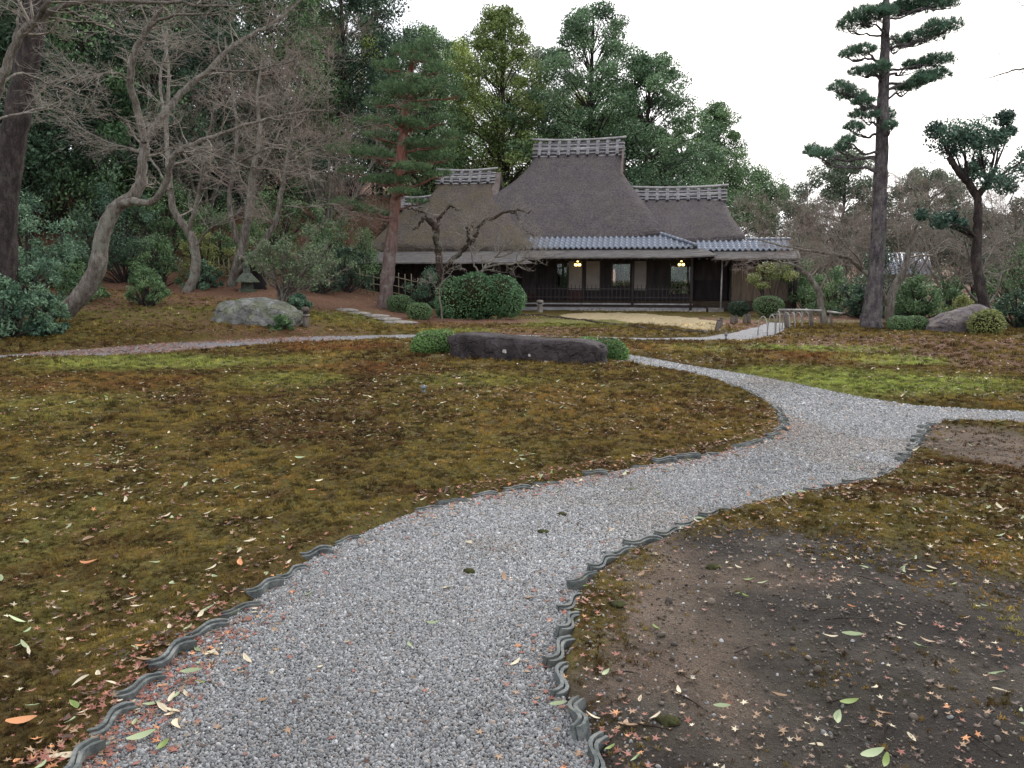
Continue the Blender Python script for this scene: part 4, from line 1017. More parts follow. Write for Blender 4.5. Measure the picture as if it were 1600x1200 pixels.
bare('maple_tree', 'big leaning maple with bare grey limbs beside the left walk', 'tree', 92, 19.4,
     [([(98, 508), (118, 472), (146, 432), (157, 392), (164, 352), (184, 322), (213, 300), (222, 262, .1), (226, 222, .1)], .27, .13),
      ([(226, 222, .1), (212, 165, 0), (203, 122, -.3), (212, 76, -.5), (234, 42, -.6), (252, 12, -.8), (275, -30, -1)], .115, .045),
      ([(226, 222, .1), (256, 180, .3), (290, 140, .6), (328, 108, .9), (360, 74, 1.2), (405, 48, 1.4), (440, 28, 1.6), (480, -10, 1.8)], .12, .03),
      ([(184, 322), (205, 315, -.2), (238, 314, -.5), (260, 282, -.8), (270, 246, -1), (292, 228, -1.2), (335, 214, -1.4), (385, 196, -1.7), (445, 180, -2), (510, 172, -2.2)], .12, .02),
      ([(234, 42, -.6), (262, 26, -1), (320, 20, -1.6), (390, 12, -2)], .045, .012),
      ([(203, 122, -.3), (170, 112, -1), (120, 128, -1.6), (70, 118, -2.2)], .035, .01),
      ([(256, 180, .3), (250, 120, 1), (262, 60, 1.4), (250, 10, 1.8)], .05, .015),
      ([(222, 240, .1), (170, 222, .6), (120, 195, 1.0), (70, 150, 1.2)], .03, .008),
      ([(292, 228, -1.2), (340, 245, -1.6), (400, 262, -2), (470, 250, -2.2)], .03, .01),
      ([(328, 108, .9), (380, 112, .6), (440, 100, .3), (500, 88, 0)], .04, .012)], 61, (12, 1.5, MT))
bare('maple_tree', 'bare maple with pale lichened trunk bending like an S left of the stone', 'tree', 296, 24.5,
     [([(296, 460), (304, 430), (306, 395), (297, 366), (283, 346), (270, 326), (266, 295)], .19, .11),
      ([(266, 295), (262, 250, .2), (260, 200, .4), (263, 150, .5), (262, 90, .8), (252, 40, 1)], .11, .03),
      ([(296, 362), (305, 325, -.3), (314, 285, -.6), (320, 240, -.9), (332, 180, -1.2), (345, 120, -1.4)], .085, .02),
      ([(302, 390), (325, 360, -.4), (350, 345, -.8), (380, 330, -1)], .045, .012),
      ([(266, 295), (235, 250, .6), (200, 230, 1), (160, 228, 1.2)], .05, .012)], 62, (11, 1.6, MT))
bare('maple_tree', 'bare maple with several upright stems behind the mossy boulder', 'tree', 368, 26.5,
     [([(366, 448), (370, 415), (378, 385), (388, 335), (392, 290), (397, 262)], .22, .12),
      ([(397, 262), (405, 210, .3), (402, 150, .4), (410, 90, .6)], .11, .03),
      ([(374, 380), (362, 346, -.2), (358, 308, -.3), (366, 258, -.5), (370, 200, -.7), (362, 130, -.9), (352, 60, -1)], .12, .03),
      ([(372, 425), (405, 388, -.3), (431, 345, -.5), (440, 298, -.6), (449, 250, -.7), (456, 205, -.8), (470, 140, -1)], .15, .03),
      ([(440, 322, -.5), (480, 324, -.8), (520, 318, -1), (545, 330, -1.2), (580, 338, -1.4)], .04, .012),
      ([(392, 290), (420, 240, .5), (450, 180, .8), (490, 130, 1)], .06, .015),
      ([(449, 250, -.7), (490, 220, -1), (530, 205, -1.4), (570, 180, -1.6)], .05, .012),
      ([(388, 335), (415, 280, .3), (430, 255, .4)], .04, .012),
      ([(366, 258, -.5), (420, 232, -.9), (480, 240, -1.4), (540, 250, -1.7)], .05, .012)], 63, (12, 1.7, MT), 'bark_maple', 'twig_red')
bare('large_tree', 'massive dark leaning trunk at the left edge of the view', 'tree', 2, 18,
     [([(2, 445), (4, 400), (10, 300), (20, 220), (33, 150), (46, 80), (56, 20), (64, -40), (70, -120)], .36, .27),
      ([(64, -40), (110, -90, 1), (160, -140, 1.5)], .1, .05)], 64, (1, 1.2, MT), 'bark_dark')
bare('maple_tree', 'bare maple rooted left of the view, its limbs crossing the top left corner', 'tree', -330, 9.4,
     [([(-330, 600), (-300, 480), (-250, 380), (-180, 300)], .17, .14),
      ([(-180, 300), (-90, 220, .2), (-20, 170, .2), (8, 110, .2), (26, 62, .2), (58, 30, .2), (95, 10, .3), (150, 1, .4), (250, 4, .6), (330, 10, .9), (400, 6, 1.2)], .085, .009),
      ([(58, 30, .2), (72, 8, .1), (80, -30, .1)], .045, .03),
      ([(22, 70, .2), (30, 20, .5), (25, -20, .8)], .02, .012),
      ([(-20, 170, .2), (20, 116, .8), (70, 128, 1.6), (130, 150, 2.4), (180, 178, 3), (220, 210, 3.4)], .022, .006),
      ([(-90, 220, .2), (0, 185, 1), (60, 170, 2), (110, 150, 2.6), (150, 120, 3)], .022, .006),
      ([(95, 10, .3), (160, 40, 1), (220, 62, 2), (270, 80, 3)], .022, .006)], 65, (9, .95, dict(MT, rmin=.0022)))
PL = dict(up=.25, spread=1.0, curl=.3, mx=2, flat=.2, kids=(6, 3, 0), lf=.55, rmin=.0032)
bare('plum_tree', 'gnarled dark plum tree with twisted pruned limbs in front of the left wing', 'tree', 688, 28,
     [([(690, 480), (688, 440), (686, 405), (684, 378), (679, 356), (672, 346)], .14, .10),
      ([(676, 350), (666, 342), (658, 346, -.2), (651, 356, -.3), (645, 358, -.4)], .07, .02),
      ([(672, 346), (664, 336, .2), (650, 328, .3), (640, 326, .5)], .05, .014),
      ([(680, 358), (686, 340, .2), (693, 333, .3), (699, 326, .3), (708, 323, .2), (716, 330, 0)], .07, .016),
      ([(690, 428), (702, 410, -.2), (718, 398, -.3), (731, 382, -.4), (745, 364, -.3), (751, 349, -.3), (772, 340, -.2), (790, 331, -.2), (812, 329, -.2), (828, 331, -.3)], .10, .025),
      ([(798, 331, -.2), (808, 338, -.4), (814, 352, -.5), (826, 364, -.6), (838, 368, -.6)], .035, .012),
      ([(733, 380, -.4), (731, 366, -.6), (732, 356, -.6)], .045, .035),
      ([(745, 364, -.3), (738, 352, .2), (742, 344, .3)], .03, .012)], 66, (11, .8, PL), 'plum_bark', 'twig', None, .03, 1.)
bare('plum_tree', 'low grey-barked plum spreading right above the clipped hedge', 'tree', 748, 27.4,
     [([(746, 480), (748, 445), (750, 428), (762, 414)], .09, .07),
      ([(762, 414), (772, 402, .2), (786, 390, .3), (796, 378, .4)], .06, .015),
      ([(755, 420), (775, 414, -.3), (800, 412, -.5), (822, 406, -.6), (845, 404, -.7), (868, 399, -.8)], .055, .012),
      ([(812, 410, -.5), (822, 398, -.4), (828, 390, -.4)], .025, .01),
      ([(750, 428), (740, 412, .3), (738, 396, .4), (748, 382, .5)], .045, .012),
      ([(772, 402, .2), (792, 398, .5), (812, 388, .7), (830, 376, .8)], .035, .01)], 67, (14, .9, PL), 'bark_maple', 'twig')
bare('sapling', 'thin bare sapling standing in front of the clipped hedge', 'sapling', 691, 25,
     [([(691, 502), (689, 480), (686, 460), (690, 440), (693, 424)], .045, .02), ([(687, 462), (680, 448, -.2), (674, 440, -.3), (664, 430, -.4)], .02, .008),
      ([(690, 442), (702, 430, .2), (712, 418, .2), (722, 412, .3)], .02, .006), ([(693, 424), (688, 408), (680, 398)], .016, .006)], 68, (5, .5, PL), 'bark_maple', 'twig')
bare('bare_tree', 'crooked bare tree by the bamboo rail, its limbs reaching left to the eaves', 'tree', 1286, 23.5,
     [([(1286, 516), (1283, 480), (1282, 460), (1270, 440), (1254, 421)], .13, .075),
      ([(1254, 421), (1240, 414, -.2), (1220, 410, -.4), (1195, 402, -.6), (1168, 408, -.8)], .05, .01), ([(1262, 432), (1250, 412, .4), (1246, 396, .6), (1235, 380, .8)], .04, .01),
      ([(1280, 455), (1290, 430, .3), (1298, 405, .5), (1304, 380, .7)], .04, .01)], 69, (9, 1.1, MT), 'bark_maple', 'twig_red')
bare('bare_tree', 'bare tree rooted behind the tall pine with a long limb stretching left', 'tree', 1390, 24.5,
     [([(1388, 512), (1390, 480), (1398, 450), (1412, 422), (1422, 388), (1428, 360)], .2, .07),
      ([(1390, 480), (1372, 446, -.3), (1353, 428, -.5), (1338, 414, -.6), (1322, 402, -.7), (1280, 394, -.9), (1242, 388, -1.1), (1205, 380, -1.3), (1175, 372, -1.5)], .10, .015),
      ([(1324, 402, -.7), (1330, 380, -.3), (1334, 356, 0), (1340, 330, .2)], .045, .01), ([(1350, 425, -.5), (1338, 400, -1), (1316, 380, -1.4), (1300, 350, -1.6)], .04, .01),
      ([(1428, 360), (1440, 330, .3), (1425, 290, .6), (1420, 270, .8)], .06, .02), ([(1428, 360), (1450, 320, -.3), (1480, 292, -.5), (1500, 285, -.6)], .05, .012),
      ([(1412, 422), (1450, 395, .5), (1480, 375, .8)], .045, .012)], 70, (10, 1.3, MT), 'bark_maple', 'twig')
bare('bare_tree', 'pale many-stemmed bare tree at the right behind the boulder', 'tree', 1532, 23.2,
     [([(1532, 510), (1530, 470), (1527, 440), (1518, 412), (1512, 385)], .1, .05), ([(1530, 475), (1512, 455, -.3), (1503, 438, -.4), (1520, 425, -.5), (1545, 420, -.6)], .045, .012),
      ([(1534, 485), (1552, 465, .2), (1562, 440, .3), (1566, 410, .5), (1570, 380, .6)], .05, .014), ([(1512, 385), (1495, 370, .2), (1480, 368, .3)], .04, .012), ([(1527, 440), (1545, 400, .4), (1560, 380, .6), (1590, 362, .8)], .045, .012),
      ([(1518, 412), (1505, 360, -.3), (1510, 320, -.5)], .04, .01)], 71, (9, 1.1, MT), 'bark_maple', 'twig')
bare('bare_tree', 'bare tree outside the right edge, its thin twigs entering the sky', 'tree', 1760, 12,
     [([(1760, 640), (1755, 500), (1740, 300), (1720, 200)], .14, .08), ([(1720, 200), (1660, 120, .2), (1600, 108, .3), (1565, 115, .4), (1530, 126, .5)], .03, .004),
      ([(1722, 230), (1680, 60, .4), (1620, 20, .6), (1580, 0, .7)], .03, .004), ([(1600, 108, .3), (1590, 118, .4), (1575, 128, .4)], .006, .003),
      ([(1722, 220), (1690, 300, .4), (1640, 330, .7), (1590, 290, .9)], .03, .004)], 72, (2, .5, dict(MT, kids=(2, 2, 0), rmin=.0025)))
# evergreen with pruned clumps on the right
b = base(1540, 21.6); t = thing('camphor_tree', 'pruned evergreen with dark leaf clusters on bare forked limbs near the right edge', 'tree', b); wd = Wood(73); d = 21.6
wd.limb([b + [0, 0, -.2]] + [at(x, y, d) for x, y in [(1537, 470), (1526, 414), (1527, 360), (1528, 325), (1526, 304)]], .15, .09, 24, 12, .012)
CL = [(1474, 214, 26), (1490, 206, 20), (1462, 202, 14), (1488, 232, 18), (1510, 215, 14), (1528, 202, 22), (1524, 226, 20), (1546, 222, 22), (1560, 214, 14), (1570, 184, 13), (1578, 205, 9), (1516, 268, 16), (1530, 255, 14), (1552, 278, 22), (1572, 290, 16), (1598, 262, 22), (1612, 240, 20), (1500, 350, 10), (1468, 345, 14), (1440, 335, 10), (1485, 338, 9)]
rng = np.random.RandomState(73); Cs, Rs = [], []
for x, y, r_ in CL:
    c = at(x, y, d + rng.uniform(-.7, .7)); k = r_ * d / F * 1.2; Cs.append(c); Rs.append((k, k, k * .85))
    h = at(1511, 282, d) if x < 1520 else at(1542, 287, d)
    if y > 300: h = at(1527, 370, d)
    wd.limb([h, h * .5 + c * .5 + rng.normal(0, .06, 3), c], .045, .01, 8, 6, .012)
wd.limb([at(1527, 306, d), at(1511, 284, d), at(1492, 262, d - .2), at(1482, 246, d - .3)], .11, .05, 14, 8, .01); wd.limb([at(1527, 306, d), at(1542, 287, d), at(1556, 262, d + .2)], .10, .05, 10, 8, .01)
wd.build(t, b, M['bark_dark'], M['twig']); mb = MB(); cloud(mb, rng, Cs, Rs, 560, .095, .45, lin(50, 72, 62), lin(92, 120, 100), .3, .12); part('crown', mb, M['leaf'], t, b)

# thickets of fine bare twigs: one model, copied
def thicket(label, b, H, seed, twm='twig_red'):
    t = thing('bare_shrub', label, 'bare shrub', b, 0, 'fine-twigged bare thicket'); wd = Wood(seed); r = wd.r
    for i in range(7):
        a = i * .9 + r.rand(); sp = r.uniform(.25, .6) * H
        C, R = wd.limb([(0, 0, -.1), (math.cos(a) * sp * .3, math.sin(a) * sp * .3, H * .35), (math.cos(a) * sp, math.sin(a) * sp, H * r.uniform(.75, 1))], .05, .012, 10, 6, .02)
        wd.sprout(C, R, 13, H * .34, 0, .2, up=.35, spread=.9, curl=.2, mx=2, flat=.2, kids=(7, 6, 0), lf=.55, rmin=.0034)
    wd.build(t, (0, 0, 0), M['bark_maple'], M[twm]); return t
th = None; rng = np.random.RandomState(8)
for i, (px, d, H, lb) in enumerate([(1200, 39, 4.6, 'right behind the end of the tiled eaves'), (1262, 36, 4.6, 'between the eaves and the crooked bare tree'), (1322, 38, 5.2, 'just left of the tall pine'), (1400, 34, 4.4, 'just right of the tall pine'),
        (1475, 31, 4.2, 'in front of the plastered outbuilding'), (1560, 30, 4.6, 'right of the pruned evergreen'), (1610, 27, 4.4, 'at the right edge of the view'), (520, 36, 7.4, 'between that maple and the red pine'), (400, 37, 7.4, 'deep behind the many-stemmed maple'),
        (330, 33, 6.4, 'behind the S-shaped maple'), (480, 44, 9.5, 'high up in front of the wood')]):
    b = base(px, d); lab = 'bare reddish thicket of fine twigs ' + lb
    if th is None: th = thicket(lab, b, H, 91); h0 = H
    else: copy_tree(th, lab, b, rng.uniform(0, 6.28), (H / h0 * rng.uniform(.9, 1.2), H / h0 * rng.uniform(.9, 1.2), H / h0), 'fine-twigged bare thicket')

# ---- shrubs
def shrub(name, label, b, lobes, kind, seed, n, leaf, asp=.5, group=None, cat='shrub', fill=.75, cored=True, stems=0, up=.5):
    """lobes: (dx, dy, z, rx, ry, rz) around the base point"""
    rng = np.random.RandomState(seed); t = thing(name, label, cat, b, 0, group)
    Cs = [np.array(l[:3]) for l in lobes]; Rs = [l[3:] for l in lobes]
    mb = MB(); cloud(mb, rng, Cs, Rs, n, leaf, asp, *GREENS[kind], up=up, fill=fill, jit=.22); part('foliage', mb, M['leaf'], t, (0, 0, 0))
    wd = Wood(seed)
    for l in lobes:
        for _ in range(max(1, stems)):
            wd.limb([(rng.normal(0, .04), rng.normal(0, .04), -.08), (l[0] * .5 + rng.normal(0, .05), l[1] * .5, l[2] * .5), (l[0] + rng.normal(0, l[3] * .3), l[1], l[2])], .03, .01, 7, 5, .008)
    wd.build(t, (0, 0, 0), M['bark_dark'], M['twig'], 'stem')
    if cored: part('inner_growth', core(None, Cs, Rs, .74), M['core'], t, (0, 0, 0), True)
    return t
def pxl(px, py, d, off=0): p = at(px, py, d); return p
# clipped hedge by the house
b = base(755, 26.6); shrub('clipped_hedge', 'large clipped evergreen hedge bush with two rounded lobes in front of the veranda', b,
    [(-.72, 0, .62, .85, .75, .78), (-.25, -.25, .85, .75, .7, .72), (.55, .1, .82, .78, .75, .68), (.15, .1, .6, .8, .7, .65), (.85, .15, .65, .55, .6, .55), (-1.05, .1, .35, .5, .6, .45)], 'hedge', 101, 2300, .085, .5, None, 'hedge', .86)
g3 = 'small clipped round shrubs'
for lb, px, d, r_, k in [('small dark round clipped shrub at the foot of the red pine', 627, 26.3, .40, 'mid'), ('small round clipped shrub left of the sapling', 657, 24.8, .37, 'mid'),
        ('dark round clipped shrub under the eaves, next to the railing corner', 1150, 29.5, .36, 'dark'), ('wide round clipped shrub in front of the boarded room', 1196, 28.6, .50, 'mid')]:
    b = base(px, d); shrub('round_shrub', lb, b, [(0, 0, r_ * .75, r_ * 1.05, r_, r_ * .72)], k, int(px), 2600, .05, .5, g3, 'shrub', .9)
b = G(672, 556); b[2] = gz(np.array([b[0]]), np.array([b[1]]))[0]; shrub('azalea_shrub', 'clipped azalea hugging the left end of the long dark rock', b, [(0, .2, .15, .34, .42, .24), (.22, .35, .16, .33, .38, .23), (-.1, 0, .12, .26, .28, .18)], 'azalea', 105, 2600, .04, .5, 'azaleas beside the long rock', 'shrub', .9)
b = G(948, 563); b[2] = gz(np.array([b[0]]), np.array([b[1]]))[0]; shrub('azalea_shrub', 'clipped azalea hugging the right end of the long dark rock', b, [(0, .1, .18, .38, .4, .25), (-.3, .2, .2, .3, .38, .24), (.13, .05, .16, .26, .3, .22)], 'azalea', 106, 2600, .04, .5, 'azaleas beside the long rock', 'shrub', .9)
b = base(1414, 21.3); shrub('low_shrub', 'low cushion-shaped clipped shrub left of the right boulder', b, [(-.22, 0, .2, .32, .36, .22), (.15, 0, .2, .36, .38, .22)], 'mid', 107, 2600, .045, .5, None, 'shrub', .9)
b = base(1534, 19.9); shrub('azalea_shrub', 'rounded yellow-green azalea beside the right boulder', b, [(0, 0, .3, .42, .4, .34), (.12, .1, .4, .3, .3, .26)], 'olive', 108, 1900, .055, .5, None, 'shrub', .7)
# left side: pale rhododendrons
g4 = 'loose shrubs below the left wood'
for i, (lb, px, d, H, W_, k, lf) in enumerate([('pale blue-green leafy shrub at the left edge by the walk', 20, 17.0, 1.15, 1.3, 'blue', .10), ('pale blue-green leafy shrub at the foot of the leaning maple', 75, 17.6, .85, 1.0, 'blue', .10),
        ('dark shrub under the leaning maple trunk', 238, 21.5, .95, 1.35, 'mid', .08), ('broad dark evergreen shrub behind the leaning maple', 205, 25.5, 1.9, 3.0, 'dark', .09), ('tall blue-green shrub on the slope at the far left', 60, 24, 2.3, 3.0, 'blue', .11),
        ('dark shrub between the two nearest maples', 150, 26, 2.4, 2.6, 'dark', .10), ('yellow-green shrub between the S-shaped and many-stemmed maples', 330, 27.5, 1.5, 1.9, 'olive', .08),
        ('tall dark shrub behind the S-shaped maple', 270, 29.5, 2.6, 3.2, 'mid', .10), ('dark evergreen bush left of the red pine', 545, 28.5, 1.5, 1.9, 'dark', .09), ('green bush right beside the red pine trunk, behind the fence', 575, 30.5, 1.9, 2.0, 'mid', .09),
        ('low dark shrub behind the small stone post lamp', 505, 27, 1.0, 1.7, 'dark', .08), ('small leafy tuft below the mossy boulder', 442, 19.9, .36, .55, 'mid', .08), ('small leafy tuft above the stone post lamp', 470, 22.6, .5, .7, 'blue', .09),
        ('leafy shrub in front of the house wall beside the plum', 668, 29.4, 1.5, 1.2, 'blue', .09), ('dark shrub high on the slope behind the wood edge', 100, 30, 3.2, 4.0, 'dark', .11), ('dark shrub on the slope behind the S-shaped maple, farther back', 340, 34, 3.0, 4.2, 'dark', .11), ('dark shrub behind the sprawling rhododendron', 440, 33, 2.8, 4.0, 'mid', .11), ('dark shrub against the wood left of the annex roof', 520, 38, 3.6, 4.5, 'dark', .12),
        ('dark shrub at the far left behind the massive trunk', -30, 26, 3.2, 4.0, 'dark', .11), ('dark undergrowth in the wood left of the S-shaped maple', 235, 33, 3.6, 4.6, 'dark', .12), ('dark undergrowth in the wood behind the many-stemmed maple', 395, 38, 3.8, 5.0, 'dark', .12), ('dark undergrowth in the wood right of the sprawling shrub', 470, 42, 4.4, 5.4, 'mid', .13), ('dark undergrowth deep in the wood at the left', 160, 36, 4.2, 5.4, 'dark', .12), ('dark undergrowth behind the annex roof', 560, 43, 4.6, 5.4, 'dark', .13), ('dark bush against the bank left of the annex roof', 572, 36, 3.0, 3.6, 'dark', .11), ('green bush on the bank behind the red pine crown', 538, 35, 3.2, 3.6, 'mid', .11), ('dark bush on the bank hidden behind the red pine', 610, 41, 4.2, 4.4, 'dark', .12), ('green shrub low on the slope between trunk and leaning maple', 40, 20.5, 1.5, 1.9, 'blue', .10), ('green shrub right behind the base of the leaning maple', 125, 21.5, 1.1, 1.6, 'mid', .09), ('blue-green shrub on the slope behind the leaning maple', 115, 23.5, 1.7, 2.2, 'blue', .10), ('green shrub left of the S-shaped maple trunk', 262, 25.5, 1.5, 1.7, 'mid', .09),
        ('green shrub at the right foot of the S-shaped maple', 322, 25.5, .8, 1.2, 'blue', .09), ('green shrub right of the many-stemmed maple', 415, 29, 1.9, 2.4, 'mid', .10), ('tall green bush between sprawling shrub and red pine', 520, 31.5, 2.3, 2.8, 'mid', .10), ('green bush filling the slope behind the lattice', 350, 30, 2.0, 2.6, 'mid', .10), ('green bush high on the left slope', 200, 29, 2.6, 3.2, 'blue', .11)]):
    b = base(px, d); rng = np.random.RandomState(200 + i); lob = []
    for q in range(34):
        a = rng.uniform(0, 6.28); r_ = W_ * .5 * rng.uniform(.05, 1.05); z = H * rng.uniform(.15, 1.02) * (1.12 - .45 * r_ / (W_ * .5)); k_ = H * rng.uniform(.07, .17)
        lob.append((math.cos(a) * r_, math.sin(a) * r_, z, k_ * 1.2, k_ * 1.2, k_))
    shrub('leafy_shrub', lb, b, lob, k, 200 + i, 130, lf, .36, g4, 'shrub', .15, False, 1, .6)
# sprawling many-stemmed rhododendron behind the boulder
b = base(445, 23.6); t = thing('rhododendron', 'sprawling many-stemmed shrub with sparse leaves between boulder and red pine', 'shrub', b); wd = Wood(120); rng = np.random.RandomState(120); ends = []
for i in range(30):
    a = rng.uniform(0, 6.28); R_ = rng.uniform(.3, 1.6); e = np.array([math.cos(a) * R_ * .95 + .65, math.sin(a) * R_ * .7, rng.uniform(1.0, 2.2) - .3 * R_])
    C, R = wd.limb([(rng.normal(0, .06), rng.normal(0, .06), -.1), (e[0] * .3 + rng.normal(0, .1), e[1] * .3, e[2] * .45), (e[0] * .7, e[1] * .7, e[2] * .75 + rng.normal(0, .12)), e], .035, .01, 12, 6, .015)
    wd.sprout(C, R, 8, .6, 0, .4, up=.5, spread=.9, curl=.25, mx=1, kids=(4, 0), rmin=.004); ends.append(e)
for L in wd.tw.values(): ends += [x[0][-1] for x in L]
wd.build(t, (0, 0, 0), M['bark_maple'], M['twig'], 'stem', 'twigs'); mb = MB(); ends = np.array(ends); sel = ends[rng.rand(len(ends)) < .75]
cloud(mb, rng, sel, [(.12, .12, .09)] * len(sel), 8, .085, .34, lin(70, 92, 66), lin(136, 150, 112), .5, .3); part('foliage', mb, M['leaf'], t, (0, 0, 0))
# right side understorey
g5 = 'understorey shrubs on the right'
for i, (lb, px, d, H, W_, k, lf) in enumerate([('dark green shrub behind the bamboo rail', 1300, 30, 1.7, 2.4, 'mid', .09), ('dark shrub between the rail and the tall pine', 1335, 28, 1.3, 1.7, 'dark', .09), ('dark spreading shrub right of the pine base', 1425, 24.8, 1.35, 1.6, 'mid', .10),
        ('green shrub behind the low cushion shrub', 1398, 26.5, 1.0, 1.2, 'dark', .09), ('pale yellow-green clipped shrub behind the right boulder', 1490, 26, .75, 1.7, 'olive', .07), ('green shrub behind the yellow-green one', 1470, 29, 1.2, 2.0, 'mid', .09),
        ('dark shrub at the right edge beyond the azalea', 1585, 22.2, .95, 1.5, 'dark', .09), ('tall dark bush at the right edge', 1592, 27, 2.3, 2.3, 'mid', .10), ('green shrub beside the end of the boarded room', 1252, 33, 1.9, 1.7, 'mid', .09), ('rusty-leaved shrub beyond the boarded room', 1275, 34, 1.3, 1.5, 'rust', .08),
        ('dark bush behind the tall pine', 1365, 31, 2.2, 2.6, 'dark', .10), ('dark bush in front of the plastered outbuilding', 1520, 31, 2.2, 2.2, 'dark', .10), ('wide green bush far right', 1640, 29, 2.6, 3.0, 'dark', .10), ('dim bush beyond the crooked bare tree', 1310, 40, 3.0, 3.6, 'grey', .12), ('dim bush beyond the eaves end', 1235, 44, 3.4, 4.0, 'grey', .12)]):
    b = base(px, d); rng = np.random.RandomState(400 + i); lob = []
    for q in range(34):
        a = rng.uniform(0, 6.28); r_ = W_ * .5 * rng.uniform(.05, 1.05); z = H * rng.uniform(.12, 1.02) * (1.12 - .45 * r_ / (W_ * .5)); k_ = H * rng.uniform(.09, .19); lob.append((math.cos(a) * r_, math.sin(a) * r_, z, k_ * 1.2, k_ * 1.2, k_))
    shrub('leafy_shrub', lb, b, lob, k, 400 + i, 140, lf, .38, g5, 'shrub', .15, False, 1, .6)
# small yellowish tree by the boarded room
b = base(1203, 29.2); shrub('small_tree', 'small spreading tree with yellowish leaves in front of the boarded room', b, [(-.75, 0, 1.35, .3, .3, .2), (-.25, 0, 1.72, .42, .4, .2), (.3, .1, 1.75, .42, .4, .22), (.55, 0, 1.45, .32, .3, .2), (0, .1, 1.45, .35, .3, .2), (-.45, -.1, 1.1, .3, .3, .15)], 'olive', 130, 300, .085, .5, None, 'tree', .3, False, 1)
# garden behind the house, seen through the open rooms
for i, hx in enumerate((-4.5, -2.2, .2, 2.4, 4.8)):
    hy = 9.8 + (i % 2); x = HO[0] + hx * math.cos(HA) - hy * math.sin(HA); y = HO[1] + hx * math.sin(HA) + hy * math.cos(HA); rng = np.random.RandomState(500 + i)
    lob = [(rng.uniform(-1.1, 1.1), rng.uniform(-.5, .5), rng.uniform(.3, 2.4), .7, .6, .55) for _ in range(14)]
    shrub('garden_shrub', 'rear garden shrub glimpsed through the house, %s' % ('leftmost', 'second from left', 'middle one', 'second from right', 'rightmost')[i], np.array([x, y, Tz(x, y)]), lob, ('mid', 'blue', 'mid', 'mid', 'hedge')[i], 500 + i, 500, .12, .5, 'shrubs of the rear garden', 'shrub', .3, False)
# ------------------------------------------------------------------ rocks
def rockmat(name, c1, c2, c3, moss=0., spots=None, mossc=lin(112, 116, 66)):
    n = N(name); p = n.pos(True)
    f = n.noise(p, 3.5, 6, .65); c = n.ramp(f, [(.32, c1), (.5, c2), (.68, c3)])
    c = n.mix(.5, c, n.ramp(n.noise(p, 26, 4, .7), [(.3, (.5, .5, .5, 1)), (.7, (1.4, 1.4, 1.4, 1))]), 'MULTIPLY')
    if moss:
        gm = n.n('ShaderNodeNewGeometry'); sx = n.n('ShaderNodeSeparateXYZ'); n.l(gm.outputs['Normal'], sx.inputs[0])
        m = n.math('MULTIPLY', n.ramp(n.math('ADD', n.noise(p, 2.6, 5, .65), n.math('MULTIPLY', sx.outputs[2], .12)), [(.52, (0, 0, 0, 1)), (.64, (1, 1, 1, 1))]), moss)
        c = n.mix(m, c, mossc)
    for q, r_ in spots or ():
        vm = n.n('ShaderNodeVectorMath', operation='DISTANCE'); n.l(p, vm.inputs[0]); vm.inputs[1].default_value = q
        d_ = n.math('ADD', n.math('DIVIDE', vm.outputs['Value'], r_), n.math('MULTIPLY', n.noise(p, 17, 4, .75), 1.5))
        c = n.mix(n.ramp(d_, [(.0, (0, 0, 0, 1)), (1, (0, 0, 0, 1))]) if False else n.math('LESS_THAN', d_, 1.45), c, lin(196, 190, 184))
    cr = n.n('ShaderNodeTexVoronoi', feature='DISTANCE_TO_EDGE'); cr.inputs['Scale'].default_value = 2.3; wp = n.n('ShaderNodeVectorMath', operation='ADD'); nn = n.n('ShaderNodeTexNoise'); nn.inputs['Scale'].default_value = 2.5; nn.inputs['Detail'].default_value = 5
    n.l(p, nn.inputs['Vector']); n.l(p, wp.inputs[0]); n.l(nn.outputs['Color'], wp.inputs[1]); n.l(wp.outputs[0], cr.inputs['Vector'])
    crk = n.ramp(cr.outputs['Distance'], [(.0, (0, 0, 0, 1)), (.05, (1, 1, 1, 1))])
    hh = n.math('ADD', n.math('ADD', f, n.math('MULTIPLY', n.noise(p, 30, 5, .75), .35)), n.math('MULTIPLY', crk, .35))
    return n.fin(c, .85, n.bump(hh, .10, 1.), .25)
def rock(name, label, loc, half, rz, mat, seed, ex=.45, rough=.22, shape=None):
    V, Fc = ico(5); s = np.sign(V); A = np.abs(V)
    V = s * A ** ex; V /= np.max(np.abs(V))
    V = V * (1 + (n3(V + seed, 1.1)[:, None] - .5) * rough * 2.2 + (n3(V + seed, 4.)[:, None] - .5) * rough * .7)
    if shape: V = shape(V)
    V = V * np.asarray(half)
    o = link(name, MB().add(V, Fc).mesh(name, mat, True), None, loc); o.rotation_euler = (0, 0, rz); return tag(o, label, 'rock')
A_, B_ = G(696, 562), G(930, 574); c_ = (A_ + B_) / 2; wv = np.linalg.norm(B_ - A_); ang = math.atan2(B_[1] - A_[1], B_[0] - A_[0])
nrm = np.array([-math.sin(ang), math.cos(ang), 0])
def longrock(V):
    V = V.copy(); x = V[:, 0].copy(); z = V[:, 2].copy()
    V[:, 2] = z * (1 - .10 * x) - .04 * np.cos(x * 3.1) * (z > 0) + .05 * (x < -.2) * (z > 0) * .5
    V[:, 0] = x + np.where((x > .6) & (z < .9), (.9 - z) * .08, 0) * 1; return V
M['rock_dark'] = rockmat('rock_dark', lin(42, 36, 36), lin(66, 58, 58), lin(88, 80, 82), 0, [((-.18, -.40, .12), .06), ((.28, -.42, .07), .035), ((.58, -.42, -.04), .055), ((1.08, -.25, .06), .07), ((1.1, -.2, .2), .05)])
